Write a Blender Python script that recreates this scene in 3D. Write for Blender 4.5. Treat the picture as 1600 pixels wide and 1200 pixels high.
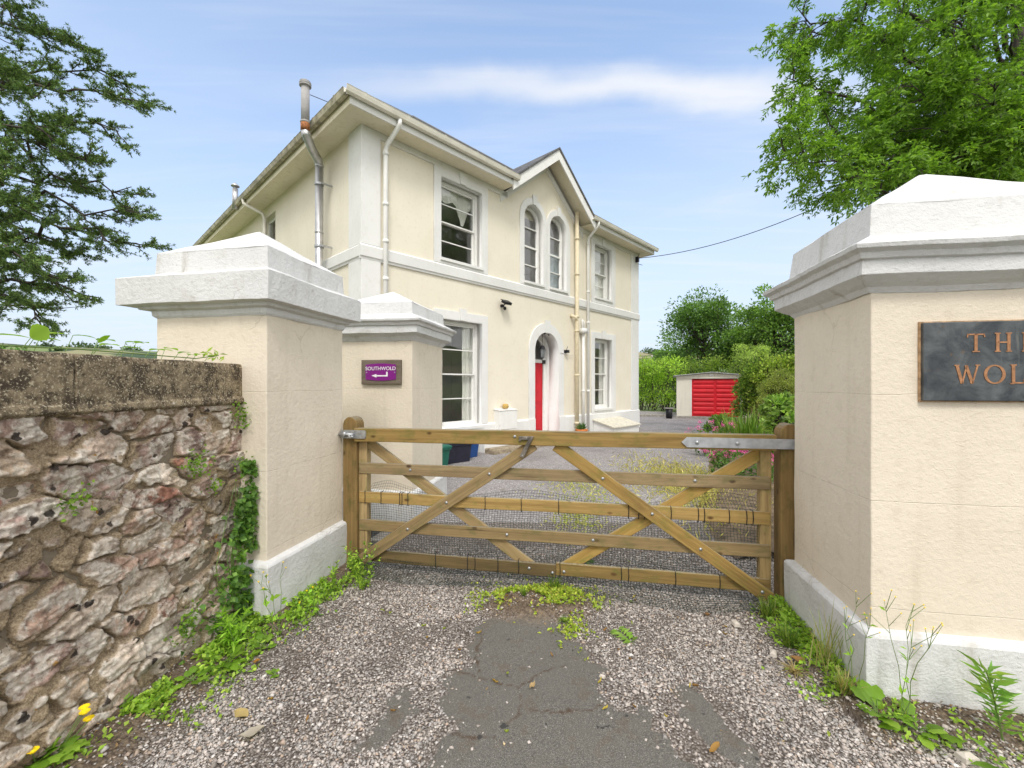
import bpy, math, random
import numpy as np
from mathutils import Vector, Matrix, noise as mnoise

for _o in list(bpy.data.objects):
    bpy.data.objects.remove(_o)
S = bpy.context.scene
C = S.collection
R = math.radians
rng = np.random.default_rng(7)
random.seed(7)

# ---------------------------------------------------------------- camera, sky, sun, exposure
cam_d = bpy.data.cameras.new("camera")
cam = bpy.data.objects.new("camera", cam_d); C.objects.link(cam)
cam.location = (0, 0, 1.5); cam.rotation_euler = (R(90), 0, 0)
cam_d.sensor_width = 36.0; cam_d.lens = 36.0 * 664 / 1600
cam_d.clip_start = 0.05; cam_d.clip_end = 3000
S.camera = cam
S.render.resolution_x, S.render.resolution_y = 1024, 768
S.view_settings.view_transform = 'Standard'
S.view_settings.look = 'None'
S.view_settings.gamma = 1.0
S.view_settings.exposure = 2.05
SUN_EL, SUN_AZ = R(52), R(176)          # azimuth measured clockwise from +Y
world = bpy.data.worlds.new("World"); S.world = world
world.use_nodes = True
wn, wl = world.node_tree.nodes, world.node_tree.links
wn.clear()
w_out = wn.new('ShaderNodeOutputWorld'); w_bg = wn.new('ShaderNodeBackground')
sky = wn.new('ShaderNodeTexSky'); sky.sky_type = 'NISHITA'; sky.sun_disc = False
sky.sun_elevation = SUN_EL; sky.sun_rotation = SUN_AZ
sky.air_density = 1.0; sky.dust_density = 0.8; sky.ozone_density = 1.5
w_bg.inputs['Strength'].default_value = 0.15
def wnode(t, **kw):
    n = wn.new(t)
    for k, v in kw.items(): setattr(n, k, v)
    return n
tc = wnode('ShaderNodeTexCoord'); sep = wnode('ShaderNodeSeparateXYZ')
wl.new(tc.outputs['Generated'], sep.inputs[0])
zc = wnode('ShaderNodeMath', operation='MAXIMUM'); zc.inputs[1].default_value = 0.0
wl.new(sep.outputs['Z'], zc.inputs[0])
zz = wnode('ShaderNodeMath', operation='ADD'); zz.inputs[1].default_value = 0.06
wl.new(zc.outputs[0], zz.inputs[0])
dx = wnode('ShaderNodeMath', operation='DIVIDE'); dy = wnode('ShaderNodeMath', operation='DIVIDE')
wl.new(sep.outputs['X'], dx.inputs[0]); wl.new(zz.outputs[0], dx.inputs[1])
wl.new(sep.outputs['Y'], dy.inputs[0]); wl.new(zz.outputs[0], dy.inputs[1])
cmb = wnode('ShaderNodeCombineXYZ')
wl.new(dx.outputs[0], cmb.inputs[0]); wl.new(dy.outputs[0], cmb.inputs[1])
def cloud(scale, loc, lo, hi, rot=0.0, detail=6, dist=0.6):
    mp = wnode('ShaderNodeMapping'); mp.inputs['Scale'].default_value = scale
    mp.inputs['Location'].default_value = loc; mp.inputs['Rotation'].default_value = (0, 0, rot)
    wl.new(cmb.outputs[0], mp.inputs[0])
    nz = wnode('ShaderNodeTexNoise'); nz.inputs['Scale'].default_value = 1.0
    nz.inputs['Detail'].default_value = detail; nz.inputs['Distortion'].default_value = dist
    nz.inputs['Roughness'].default_value = 0.55
    wl.new(mp.outputs[0], nz.inputs['Vector'])
    r = wnode('ShaderNodeMapRange'); r.interpolation_type = 'SMOOTHSTEP'
    r.inputs['From Min'].default_value = lo; r.inputs['From Max'].default_value = hi
    wl.new(nz.outputs['Fac'], r.inputs['Value'])
    return r.outputs[0]
def wmath(op, a, b):
    m = wnode('ShaderNodeMath', operation=op)
    for i, v in enumerate((a, b)):
        if isinstance(v, (int, float)): m.inputs[i].default_value = v
        else: wl.new(v, m.inputs[i])
    m.use_clamp = op in ('ADD',)
    return m.outputs[0]
streak = cloud((0.42, 4.2, 1), (2.2, 0.35, 0), 0.50, 0.80, detail=5, dist=0.35)
wisp = cloud((0.9, 2.6, 1), (5.3, 1.7, 0), 0.46, 0.80, rot=0.12)
veil = cloud((0.3, 0.6, 1), (7.7, 2.2, 0), 0.30, 0.85, dist=0.2)
# unseen bright cloud, added behind and beside the camera to lift walls and shaded faces
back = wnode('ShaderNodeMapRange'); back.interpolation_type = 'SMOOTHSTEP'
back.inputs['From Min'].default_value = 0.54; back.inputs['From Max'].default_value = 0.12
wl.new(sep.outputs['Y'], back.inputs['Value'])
# hazy pale air low over the horizon
low = wnode('ShaderNodeMapRange'); low.interpolation_type = 'SMOOTHSTEP'
low.inputs['From Min'].default_value = 0.75; low.inputs['From Max'].default_value = -0.08
wl.new(sep.outputs['Z'], low.inputs['Value'])
def wmix(f, a, b):
    m = wnode('ShaderNodeMix', data_type='RGBA')
    for i, v in ((0, f), (6, a), (7, b)):
        if isinstance(v, (int, float, tuple)): m.inputs[i].default_value = v
        else: wl.new(v, m.inputs[i])
    return m.outputs[2]
skyc = wnode('ShaderNodeMix', data_type='RGBA', blend_type='MULTIPLY')
skyc.inputs[0].default_value = 1.0; skyc.inputs[7].default_value = (0.49, 0.525, 0.52, 1)
wl.new(sky.outputs[0], skyc.inputs[6])
base = wmix(0.10, skyc.outputs[2], (1.5, 1.5, 1.6, 1))
base = wmix(wmath('MULTIPLY', low.outputs[0], 0.94), base, (1.10, 1.20, 1.46, 1))
bn = wnode('ShaderNodeTexNoise'); bn.inputs['Scale'].default_value = 2.2; bn.inputs['Detail'].default_value = 7; wl.new(cmb.outputs[0], bn.inputs['Vector'])
off = wmath('MULTIPLY', wmath('SUBTRACT', bn.outputs['Fac'], 0.5), 0.22)
dist = wmath('ABSOLUTE', wmath('SUBTRACT', wmath('SUBTRACT', dy.outputs[0], off), 1.29), 0.0)
def wrange(v, a, b):
    r = wnode('ShaderNodeMapRange'); r.interpolation_type = 'SMOOTHSTEP'; r.inputs['From Min'].default_value = a; r.inputs['From Max'].default_value = b
    wl.new(v, r.inputs['Value']); return r.outputs[0]
band = wmath('MULTIPLY', wmath('MULTIPLY', wrange(dist, 0.11, 0.0), wrange(dx.outputs[0], -1.1, 0.5)), wrange(dx.outputs[0], 1.2, 0.6))
cov = wmath('ADD', wmath('MULTIPLY', streak, 0.45), wmath('MULTIPLY', band, 0.85))
cov = wmath('ADD', cov, wmath('MULTIPLY', veil, 0.22))
cov = wmath('ADD', cov, wmath('MULTIPLY', wisp, 0.25))
base = wmix(cov, base, (1.50, 1.54, 1.62, 1))
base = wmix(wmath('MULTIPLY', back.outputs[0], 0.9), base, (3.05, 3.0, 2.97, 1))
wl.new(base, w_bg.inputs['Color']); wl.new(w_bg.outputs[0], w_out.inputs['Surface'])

sun_d = bpy.data.lights.new("sun", 'SUN'); sun_d.energy = 0.5; sun_d.angle = R(14); sun_d.color = (1.0, 0.96, 0.90)
sun = bpy.data.objects.new("sun", sun_d); C.objects.link(sun)
_sd = Vector((math.sin(SUN_AZ) * math.cos(SUN_EL), math.cos(SUN_AZ) * math.cos(SUN_EL), math.sin(SUN_EL)))
sun.rotation_euler = (-_sd).to_track_quat('-Z', 'Y').to_euler()
sun.location = (0, -5, 30)

# ---------------------------------------------------------------- helpers
def mat_base(name):
    m = bpy.data.materials.new(name); m.use_nodes = True
    nt = m.node_tree; p = nt.nodes['Principled BSDF']
    return m, nt, p
def c4(c): return (c[0], c[1], c[2], 1.0)
class NT:
    """tiny wrapper for building node materials"""
    def __init__(s, name):
        s.m, s.t, s.p = mat_base(name); s.n, s.l = s.t.nodes, s.t.links
        s.tc = s.n.new('ShaderNodeTexCoord')
        s.oi = s.n.new('ShaderNodeObjectInfo')
    def co(s, scale=(1, 1, 1), rnd=False):
        mp = s.n.new('ShaderNodeMapping'); mp.inputs['Scale'].default_value = scale
        s.l.new(s.tc.outputs['Object'], mp.inputs[0])
        if rnd:
            v = s.n.new('ShaderNodeVectorMath'); v.operation = 'SCALE'
            v.inputs[0].default_value = (37, 11, 23); s.l.new(s.oi.outputs['Random'], v.inputs['Scale'])
            s.l.new(v.outputs[0], mp.inputs['Location'])
        return mp.outputs[0]
    def noise(s, vec, scale, detail=4, rough=0.55, dist=0.0):
        n = s.n.new('ShaderNodeTexNoise'); n.inputs['Scale'].default_value = scale
        n.inputs['Detail'].default_value = detail; n.inputs['Roughness'].default_value = rough
        n.inputs['Distortion'].default_value = dist
        s.l.new(vec, n.inputs['Vector']); return n.outputs['Fac']
    def voro(s, vec, scale, feature='F1', out='Distance'):
        n = s.n.new('ShaderNodeTexVoronoi'); n.feature = feature; n.inputs['Scale'].default_value = scale
        s.l.new(vec, n.inputs['Vector']); return n.outputs[out]
    def rng(s, v, lo, hi, a=0.0, b=1.0, smooth=True):
        r = s.n.new('ShaderNodeMapRange')
        if smooth: r.interpolation_type = 'SMOOTHSTEP'
        for k, x in (('From Min', lo), ('From Max', hi), ('To Min', a), ('To Max', b)): r.inputs[k].default_value = x
        s.l.new(v, r.inputs['Value']); return r.outputs[0]
    def mix(s, fac, a, b, mode='MIX'):
        m = s.n.new('ShaderNodeMix'); m.data_type = 'RGBA'; m.blend_type = mode
        for i, v in ((0, fac), (6, a), (7, b)):
            if isinstance(v, (int, float)): m.inputs[i].default_value = v
            elif isinstance(v, tuple): m.inputs[i].default_value = c4(v)
            else: s.l.new(v, m.inputs[i])
        return m.outputs[2]
    def math(s, op, a, b=0.0):
        m = s.n.new('ShaderNodeMath'); m.operation = op
        for i, v in enumerate((a, b)):
            if isinstance(v, (int, float)): m.inputs[i].default_value = v
            else: s.l.new(v, m.inputs[i])
        return m.outputs[0]
    def attr(s, name, out='Color'):
        a = s.n.new('ShaderNodeAttribute'); a.attribute_name = name; return a.outputs[out]
    def bump(s, h, dist, strength=1.0, prev=None):
        b = s.n.new('ShaderNodeBump'); b.inputs['Distance'].default_value = dist
        b.inputs['Strength'].default_value = strength
        s.l.new(h, b.inputs['Height'])
        if prev is not None: s.l.new(prev, b.inputs['Normal'])
        return b.outputs[0]
    def done(s, col=None, rough=0.8, normal=None, metal=0.0, spec=0.3):
        if isinstance(col, tuple): s.p.inputs['Base Color'].default_value = c4(col)
        elif col is not None: s.l.new(col, s.p.inputs['Base Color'])
        if isinstance(rough, (int, float)): s.p.inputs['Roughness'].default_value = rough
        else: s.l.new(rough, s.p.inputs['Roughness'])
        s.p.inputs['Metallic'].default_value = metal
        s.p.inputs['Specular IOR Level'].default_value = spec
        if normal is not None: s.l.new(normal, s.p.inputs['Normal'])
        return s.m

def simple(name, col, rough=0.6, metal=0.0, var=0.12, scale=12, bump=0.0, bscale=120, spec=0.3):
    t = NT(name); v = t.co()
    n = t.noise(v, scale, 5)
    d = tuple(max(0, x * (1 - var)) for x in col); l = tuple(x * (1 + var) for x in col)
    c = t.mix(t.rng(n, 0.3, 0.7), d, l)
    nb = t.bump(t.noise(v, bscale, 3), bump) if bump else None
    return t.done(c, rough, nb, metal, spec)

def stucco(name, col, col2, stain, rough_d=0.0025, score=False, stain_amt=0.5, hairs=0.4):
    t = NT(name); v = t.co()
    c = t.mix(t.rng(t.noise(v, 1.6, 5), 0.3, 0.7), col, col2)
    c = t.mix(t.math('MULTIPLY', t.rng(t.noise(v, 14, 4), 0.52, 0.75), 0.25), c, stain)
    vs = t.co((9, 9, 0.55))
    c = t.mix(t.math('MULTIPLY', t.rng(t.noise(vs, 1.0, 5), 0.56, 0.8), stain_amt), c, stain)
    c = t.mix(t.math('MULTIPLY', t.rng(t.noise(v, 60, 2), 0.68, 0.74), 0.35 * stain_amt), c, (0.2, 0.17, 0.13))
    h = t.math('ADD', t.noise(v, 38, 6, 0.6), t.math('MULTIPLY', t.noise(v, 150, 3), 0.35))
    blob = t.rng(t.noise(t.co((1, 1, 2.2)), 21, 3, 0.5, 0.8), 0.55, 0.75)
    h = t.math('ADD', h, t.math('MULTIPLY', blob, 0.16))
    nb = t.bump(h, rough_d)
    wv = t.n.new('ShaderNodeVectorMath'); wv.operation = 'ADD'; nz = t.n.new('ShaderNodeTexNoise'); nz.inputs['Scale'].default_value = 5; nz.inputs['Detail'].default_value = 5
    t.l.new(v, nz.inputs['Vector']); ws = t.n.new('ShaderNodeVectorMath'); ws.operation = 'SCALE'; ws.inputs['Scale'].default_value = 0.22; t.l.new(nz.outputs['Color'], ws.inputs[0])
    t.l.new(v, wv.inputs[0]); t.l.new(ws.outputs[0], wv.inputs[1])
    hair = t.math('MULTIPLY', t.rng(t.voro(wv.outputs[0], 1.9, 'DISTANCE_TO_EDGE'), 0.007, 0.002), t.rng(t.noise(v, 1.9, 2), 0.56, 0.62))
    c = t.mix(t.math('MULTIPLY', hair, hairs), c, stain)                 # hairline cracks here and there
    c = t.mix(t.math('MULTIPLY', t.rng(t.noise(v, 3.1, 7, 0.7), 0.54, 0.72), 0.5 * stain_amt), c, stain)
    nb = t.bump(hair, -0.004 * hairs, 1.0, nb)
    if score:
        z = t.n.new('ShaderNodeSeparateXYZ'); t.l.new(t.tc.outputs['Object'], z.inputs[0])
        wob = t.math('MULTIPLY', t.noise(v, 3, 2), 0.02)
        zz = t.math('ADD', t.math('ADD', z.outputs['Z'], wob), 0.04)
        pp = t.math('PINGPONG', zz, 0.25)
        ln = t.rng(pp, 0.0, 0.003)
        nb = t.bump(ln, 0.0014, 1.0, nb)
    return t.done(c, 0.85, nb, 0, 0.25)

M = {}
M['cream'] = stucco('cream_render', (0.80, 0.742, 0.62), (0.765, 0.705, 0.58), (0.58, 0.52, 0.41), 0.0035, stain_amt=0.3, hairs=0.12)
M['pillar_cream'] = stucco('pillar_render', (0.70, 0.625, 0.51), (0.66, 0.585, 0.47), (0.48, 0.41, 0.31), 0.0042, score=True, stain_amt=0.26)
M['white_render'] = stucco('white_masonry_paint', (0.65, 0.65, 0.64), (0.59, 0.59, 0.58), (0.36, 0.335, 0.28), 0.006, stain_amt=0.75)
M['house_white'] = stucco('house_white_paint', (0.76, 0.755, 0.735), (0.71, 0.705, 0.685), (0.56, 0.53, 0.46), 0.002, stain_amt=0.22, hairs=0.05)
M['soffit'] = stucco('soffit_paint', (0.80, 0.74, 0.58), (0.74, 0.68, 0.52), (0.46, 0.40, 0.26), 0.001, stain_amt=0.4)
M['gloss_white'] = simple('white_joinery', (0.78, 0.77, 0.74), 0.35, var=0.03)
M['upvc'] = simple('gutter_plastic', (0.72, 0.69, 0.60), 0.4, var=0.08, scale=4)
M['cream_pipe'] = simple('cream_pipe', (0.70, 0.61, 0.43), 0.45, var=0.06)
M['red'] = simple('red_gloss_paint', (0.55, 0.012, 0.025), 0.35, var=0.12, scale=3)
M['garage_red'] = simple('garage_red', (0.58, 0.015, 0.025), 0.42, var=0.10, scale=2)
M['garage_wall'] = stucco('garage_panel', (0.74, 0.70, 0.61), (0.70, 0.66, 0.57), (0.5, 0.45, 0.36), 0.002, stain_amt=0.3)
M['galv'] = simple('galvanised_steel', (0.42, 0.43, 0.44), 0.42, 0.75, 0.2, 30)
M['steel'] = simple('flue_steel', (0.50, 0.50, 0.50), 0.36, 0.8, 0.15, 6)
M['pipe_grey'] = simple('grey_flue', (0.36, 0.35, 0.34), 0.6, 0.0, 0.12, 8)
M['rust'] = simple('rusty_metal', (0.32, 0.13, 0.05), 0.7, 0.2, 0.4, 30)
M['black'] = simple('black_plastic', (0.018, 0.018, 0.022), 0.45, var=0.2)
M['binblack'] = simple('bin_black', (0.02, 0.02, 0.035), 0.5, var=0.2)
M['binblue'] = simple('bin_blue', (0.015, 0.06, 0.2), 0.5)
M['bingreen'] = simple('bin_green', (0.015, 0.11, 0.075), 0.5)
M['terracotta'] = simple('terracotta', (0.62, 0.20, 0.06), 0.7, var=0.15)
M['concrete'] = simple('concrete', (0.30, 0.28, 0.25), 0.9, var=0.25, scale=14, bump=0.004, bscale=90)
M['dark_block'] = simple('dark_block', (0.10, 0.10, 0.10), 0.9, var=0.3, bump=0.004)
M['wire'] = simple('black_cable', (0.02, 0.02, 0.02), 0.5)
M['room'] = simple('room_plaster', (0.78, 0.76, 0.74), 0.9, var=0.06, scale=2)
M['curtain'] = simple('curtain_cloth', (0.74, 0.72, 0.66), 0.9, var=0.06, scale=3)
M['net'] = simple('netting_wire', (0.012, 0.035, 0.028), 0.5)
M['purple'] = simple('purple_plate', (0.20, 0.015, 0.20), 0.35, var=0.04)
M['sign_white'] = simple('sign_lettering', (0.8, 0.78, 0.8), 0.5, var=0.02)
M['copper'] = simple('copper_lettering', (0.38, 0.19, 0.095), 0.5, 0.3, 0.25, 40)
M['straw'] = simple('dry_stalk', (0.42, 0.33, 0.15), 0.9)
M['stem'] = simple('green_stem', (0.13, 0.2, 0.05), 0.7)
M['yellow'] = simple('yellow_petal', (0.85, 0.62, 0.01), 0.6)
M['pebble'] = simple('ochre_lump', (0.5, 0.33, 0.1), 0.9)
M['bulb_glass'] = simple('lantern_glass', (0.25, 0.27, 0.28), 0.1)

def glass():
    t = NT('window_glass')
    g = t.n.new('ShaderNodeBsdfGlossy'); g.inputs['Roughness'].default_value = 0.01
    tr = t.n.new('ShaderNodeBsdfTransparent'); tr.inputs['Color'].default_value = (0.96, 0.97, 0.965, 1)
    fr = t.n.new('ShaderNodeLayerWeight'); fr.inputs['Blend'].default_value = 0.5
    v = t.co(); nb = t.bump(t.noise(v, 1.6, 2), 0.0016); t.l.new(nb, g.inputs['Normal'])
    mx = t.n.new('ShaderNodeMixShader')
    t.l.new(t.math('ADD', t.math('MULTIPLY', t.math('POWER', fr.outputs['Facing'], 4.0), 0.9), 0.06), mx.inputs[0]); t.l.new(tr.outputs[0], mx.inputs[1]); t.l.new(g.outputs[0], mx.inputs[2])
    t.l.new(mx.outputs[0], t.n['Material Output'].inputs['Surface'])
    return t.m
M['glass'] = glass()

def slate():
    t = NT('roof_slate'); v = t.co()
    br = t.n.new('ShaderNodeTexBrick'); br.inputs['Scale'].default_value = 1.0
    br.inputs['Brick Width'].default_value = 0.3; br.inputs['Row Height'].default_value = 0.2
    br.inputs['Mortar Size'].default_value = 0.006
    br.inputs['Color1'].default_value = (0.075, 0.075, 0.08, 1); br.inputs['Color2'].default_value = (0.13, 0.125, 0.12, 1)
    br.inputs['Mortar'].default_value = (0.02, 0.02, 0.02, 1)
    t.l.new(v, br.inputs['Vector'])
    c = t.mix(t.rng(t.noise(v, 6, 5), 0.5, 0.75), br.outputs['Color'], (0.2, 0.19, 0.14))
    nb = t.bump(br.outputs['Fac'], -0.01)
    return t.done(c, 0.7, nb)
M['slate'] = slate()

def timber(name, a, b, dark, green):
    t = NT(name)
    v = t.co((1.2, 34, 34), True); v2 = t.co((0.8, 8, 8), True)
    c = t.mix(t.rng(t.noise(v, 1.0, 6, 0.65, 0.6), 0.3, 0.7), a, b)
    c = t.mix(t.math('MULTIPLY', t.rng(t.noise(v2, 1.6, 4, 0.6, 0.8), 0.5, 0.75), 0.65), c, dark)
    vk = t.co((9, 16, 16), True)                           # knots
    kn = t.voro(vk, 0.55); c = t.mix(t.rng(kn, 0.16, 0.05), c, (0.10, 0.05, 0.018))
    nrm = t.n.new('ShaderNodeNewGeometry'); sz = t.n.new('ShaderNodeSeparateXYZ'); t.l.new(nrm.outputs['Normal'], sz.inputs[0])
    up = t.rng(sz.outputs['Z'], 0.3, 0.9)
    vo = t.co((2.5, 5, 5), True)
    mo = t.rng(t.noise(vo, 3.0, 6, 0.65), 0.46, 0.7)
    c = t.mix(t.math('MULTIPLY', mo, 0.75), c, green)
    # weathered lichen crust sits on the upward faces of the wood
    c = t.mix(t.math('MULTIPLY', up, t.rng(t.noise(t.co((30, 30, 30), True), 1.5, 4), 0.4, 0.6, 0.35, 0.9)), c, (0.30, 0.27, 0.19))
    hv = t.n.new('ShaderNodeHueSaturation'); t.l.new(c, hv.inputs['Color'])
    t.l.new(t.rng(t.oi.outputs['Random'], 0, 1, 0.70, 1.12, False), hv.inputs['Value']); t.l.new(t.rng(t.math('FRACT', t.math('MULTIPLY', t.oi.outputs['Random'], 7.3)), 0, 1, 0.78, 1.05, False), hv.inputs['Saturation'])
    crk = t.math('MULTIPLY', t.rng(t.noise(t.co((0.7, 46, 46), True), 1.0, 2), 0.66, 0.70), t.rng(t.noise(t.co((1.5, 3, 3), True), 1.4, 2), 0.5, 0.6))
    c = t.mix(t.math('MULTIPLY', crk, 0.8), hv.outputs[0], (0.05, 0.03, 0.015))
    nb = t.bump(t.noise(v, 1.0, 6, 0.65, 0.6), 0.004)
    return t.done(c, 0.78, nb, 0, 0.25)
M['wood'] = timber('gate_timber', (0.40, 0.27, 0.092), (0.28, 0.175, 0.055), (0.15, 0.092, 0.036), (0.20, 0.175, 0.045))
M['post'] = timber('post_timber', (0.35, 0.22, 0.07), (0.25, 0.15, 0.045), (0.13, 0.085, 0.03), (0.13, 0.12, 0.03))
M['grey_wood'] = timber('weathered_board', (0.26, 0.21, 0.16), (0.19, 0.15, 0.11), (0.12, 0.09, 0.06), (0.17, 0.15, 0.10))

M['wood_damp'] = timber('damp_timber', (0.25, 0.165, 0.055), (0.17, 0.11, 0.035), (0.10, 0.065, 0.025), (0.13, 0.125, 0.03))
def leafmat(name, trans=0.45, rough=0.5, spec=0.35):
    t = NT(name)
    c = t.attr('Col')
    t.l.new(c, t.p.inputs['Base Color']); t.p.inputs['Roughness'].default_value = rough
    t.p.inputs['Specular IOR Level'].default_value = spec
    tl = t.n.new('ShaderNodeBsdfTranslucent')
    t.l.new(t.mix(1.0, c, (1.25, 1.35, 0.6), 'MULTIPLY'), tl.inputs['Color'])
    mx = t.n.new('ShaderNodeMixShader'); mx.inputs[0].default_value = trans
    t.l.new(t.p.outputs[0], mx.inputs[1]); t.l.new(tl.outputs[0], mx.inputs[2])
    t.l.new(mx.outputs[0], t.n['Material Output'].inputs['Surface'])
    return t.m
M['leaf'] = leafmat('leaf')
M['needle'] = leafmat('needle', 0.15, 0.6, 0.2)
M['petal'] = leafmat('petal', 0.3, 0.7, 0.1)
def barkm(name, a, b):
    t = NT(name); v = t.co((6, 6, 1.2))
    n = t.noise(v, 3, 6, 0.65)
    return t.done(t.mix(t.rng(n, 0.3, 0.7), a, b), 0.9, t.bump(n, 0.02))
M['bark'] = barkm('bark', (0.03, 0.026, 0.022), (0.095, 0.08, 0.065))
M['twig'] = barkm('dead_twigs', (0.12, 0.075, 0.04), (0.30, 0.20, 0.11))

# ---- mesh making
class MB:
    def __init__(s): s.v, s.f = [], []
    def add(s, vs, fs):
        b = len(s.v); s.v += [tuple(p) for p in vs]; s.f += [tuple(b + i for i in f) for f in fs]; return s
    def box(s, x0, x1, y0, y1, z0, z1, rot=None, ctr=None):
        vs = [(x, y, z) for z in (z0, z1) for y in (y0, y1) for x in (x0, x1)]
        if rot is not None:
            cc = Vector(ctr or ((x0 + x1) / 2, (y0 + y1) / 2, (z0 + z1) / 2))
            vs = [rot @ (Vector(p) - cc) + cc for p in vs]
        return s.add(vs, [(0, 2, 3, 1), (4, 5, 7, 6), (0, 1, 5, 4), (2, 6, 7, 3), (0, 4, 6, 2), (1, 3, 7, 5)])
    def prism(s, poly, y0, y1, axis='y'):
        n = len(poly)
        if axis == 'y': vs = [(p[0], y0, p[1]) for p in poly] + [(p[0], y1, p[1]) for p in poly]
        elif axis == 'z': vs = [(p[0], p[1], y0) for p in poly] + [(p[0], p[1], y1) for p in poly]
        else: vs = [(y0, p[0], p[1]) for p in poly] + [(y1, p[0], p[1]) for p in poly]
        fs = [tuple(range(n)), tuple(range(2 * n - 1, n - 1, -1))]
        fs += [(i, n + i, n + (i + 1) % n, (i + 1) % n) for i in range(n)]
        return s.add(vs, fs)
    def tube(s, pts, rad, n=8, cap=True):
        pts = [Vector(p) for p in pts]; k = len(pts)
        if not hasattr(rad, '__len__'): rad = [rad] * k
        vs, fs = [], []; up = Vector((0.13, 0.21, 1)).normalized(); a = None
        for i, p in enumerate(pts):
            d = (pts[min(i + 1, k - 1)] - pts[max(i - 1, 0)])
            d = d.normalized() if d.length > 1e-9 else Vector((0, 0, 1))
            if a is None:
                a = d.cross(up if abs(d.dot(up)) < 0.95 else Vector((1, 0, 0))).normalized()
            else:
                a = (a - d * a.dot(d)); a = a.normalized() if a.length > 1e-6 else d.orthogonal().normalized()
            b = d.cross(a)
            for j in range(n):
                t = 2 * math.pi * j / n
                vs.append(p + (a * math.cos(t) + b * math.sin(t)) * rad[i])
        for i in range(k - 1):
            for j in range(n):
                fs.append((i * n + j, i * n + (j + 1) % n, (i + 1) * n + (j + 1) % n, (i + 1) * n + j))
        if cap: fs += [tuple(range(n - 1, -1, -1)), tuple(range((k - 1) * n, k * n))]
        return s.add(vs, fs)
    def lathe(s, prof, c=(0, 0, 0), n=20):
        vs, fs = [], []; k = len(prof)
        for r, z in prof:
            for j in range(n):
                t = 2 * math.pi * j / n; vs.append((c[0] + r * math.cos(t), c[1] + r * math.sin(t), c[2] + z))
        for i in range(k - 1):
            for j in range(n):
                fs.append((i * n + j, i * n + (j + 1) % n, (i + 1) * n + (j + 1) % n, (i + 1) * n + j))
        fs += [tuple(range(n - 1, -1, -1)), tuple(range((k - 1) * n, k * n))]
        return s.add(vs, fs)
    def dome(s, c, r, h, axis, n=10, m=4):
        """round bolt head: axis is the outward direction"""
        ax = Vector(axis).normalized(); a = ax.orthogonal().normalized(); b = ax.cross(a); c = Vector(c)
        vs, fs = [], []
        for i in range(m):
            t = i / m * math.pi / 2
            for j in range(n):
                q = 2 * math.pi * j / n
                vs.append(c + (a * math.cos(q) + b * math.sin(q)) * r * math.cos(t) + ax * h * math.sin(t))
        vs.append(c + ax * h)
        for i in range(m - 1):
            for j in range(n): fs.append((i * n + j, i * n + (j + 1) % n, (i + 1) * n + (j + 1) % n, (i + 1) * n + j))
        for j in range(n): fs.append(((m - 1) * n + j, (m - 1) * n + (j + 1) % n, m * n))
        return s.add(vs, fs)
    def build(s, name, mat, parent=None, smooth=False, bevel=0.0, seg=2):
        me = bpy.data.meshes.new(name); me.from_pydata(s.v, [], s.f); me.update()
        return finish(name, me, mat, parent, smooth, bevel, seg)

def pieces(name, mat, parent, boxes, **kw):
    """one part for every box"""
    return [MB().box(*b).build(name, mat, parent, **kw) for b in boxes]

def finish(name, me, mat, parent=None, smooth=False, bevel=0.0, seg=2):
    import bmesh
    bm = bmesh.new(); bm.from_mesh(me); bmesh.ops.recalc_face_normals(bm, faces=bm.faces); bm.to_mesh(me); bm.free()
    o = bpy.data.objects.new(name, me); C.objects.link(o)
    me.materials.append(M[mat] if isinstance(mat, str) else mat)
    if smooth:
        for p in me.polygons: p.use_smooth = True
    if bevel:
        b = o.modifiers.new('bevel', 'BEVEL'); b.width = bevel; b.segments = seg; b.limit_method = 'ANGLE'; b.angle_limit = R(35)
    if parent is not None: o.parent = parent
    return o

def np_mesh(name, V, F, mat, col=None, parent=None, smooth=False, attrs=None):
    V = np.asarray(V, dtype=np.float32); F = np.asarray(F, dtype=np.int32)
    me = bpy.data.meshes.new(name)
    k = F.shape[1]
    me.vertices.add(len(V)); me.vertices.foreach_set('co', V.ravel())
    me.loops.add(F.size); me.loops.foreach_set('vertex_index', F.ravel())
    me.polygons.add(len(F)); me.polygons.foreach_set('loop_start', np.arange(0, F.size, k, dtype=np.int32))
    me.polygons.foreach_set('loop_total', np.full(len(F), k, dtype=np.int32))
    if smooth: me.polygons.foreach_set('use_smooth', np.ones(len(F), dtype=bool))
    me.update(calc_edges=True)
    if col is not None:
        a = me.color_attributes.new('Col', 'FLOAT_COLOR', 'POINT')
        cc = np.ones((len(V), 4), dtype=np.float32); cc[:, :3] = col
        a.data.foreach_set('color', cc.ravel())
    for k2, arr in (attrs or {}).items():
        a = me.attributes.new(k2, 'FLOAT', 'POINT'); a.data.foreach_set('value', np.asarray(arr, dtype=np.float32))
    me.materials.append(M[mat] if isinstance(mat, str) else mat)
    o = bpy.data.objects.new(name, me); C.objects.link(o)
    if parent is not None: o.parent = parent
    return o

def tag(o, label=None, cat=None, group=None, kind=None):
    if label: o['label'] = label
    if cat: o['category'] = cat
    if group: o['group'] = group
    if kind: o['kind'] = kind
    return o
def thing(name, label, cat, loc=(0, 0, 0), rz=0.0, group=None):
    o = bpy.data.objects.new(name, None); C.objects.link(o)
    o['kind'] = 'thing'; o.location = loc; o.rotation_euler = (0, 0, rz)
    return tag(o, label, cat, group)
def copy_tree(o, parent=None):
    c = o.copy(); C.objects.link(c)
    if parent is not None: c.parent = parent
    for ch in list(o.children): copy_tree(ch, c)
    return c

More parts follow.
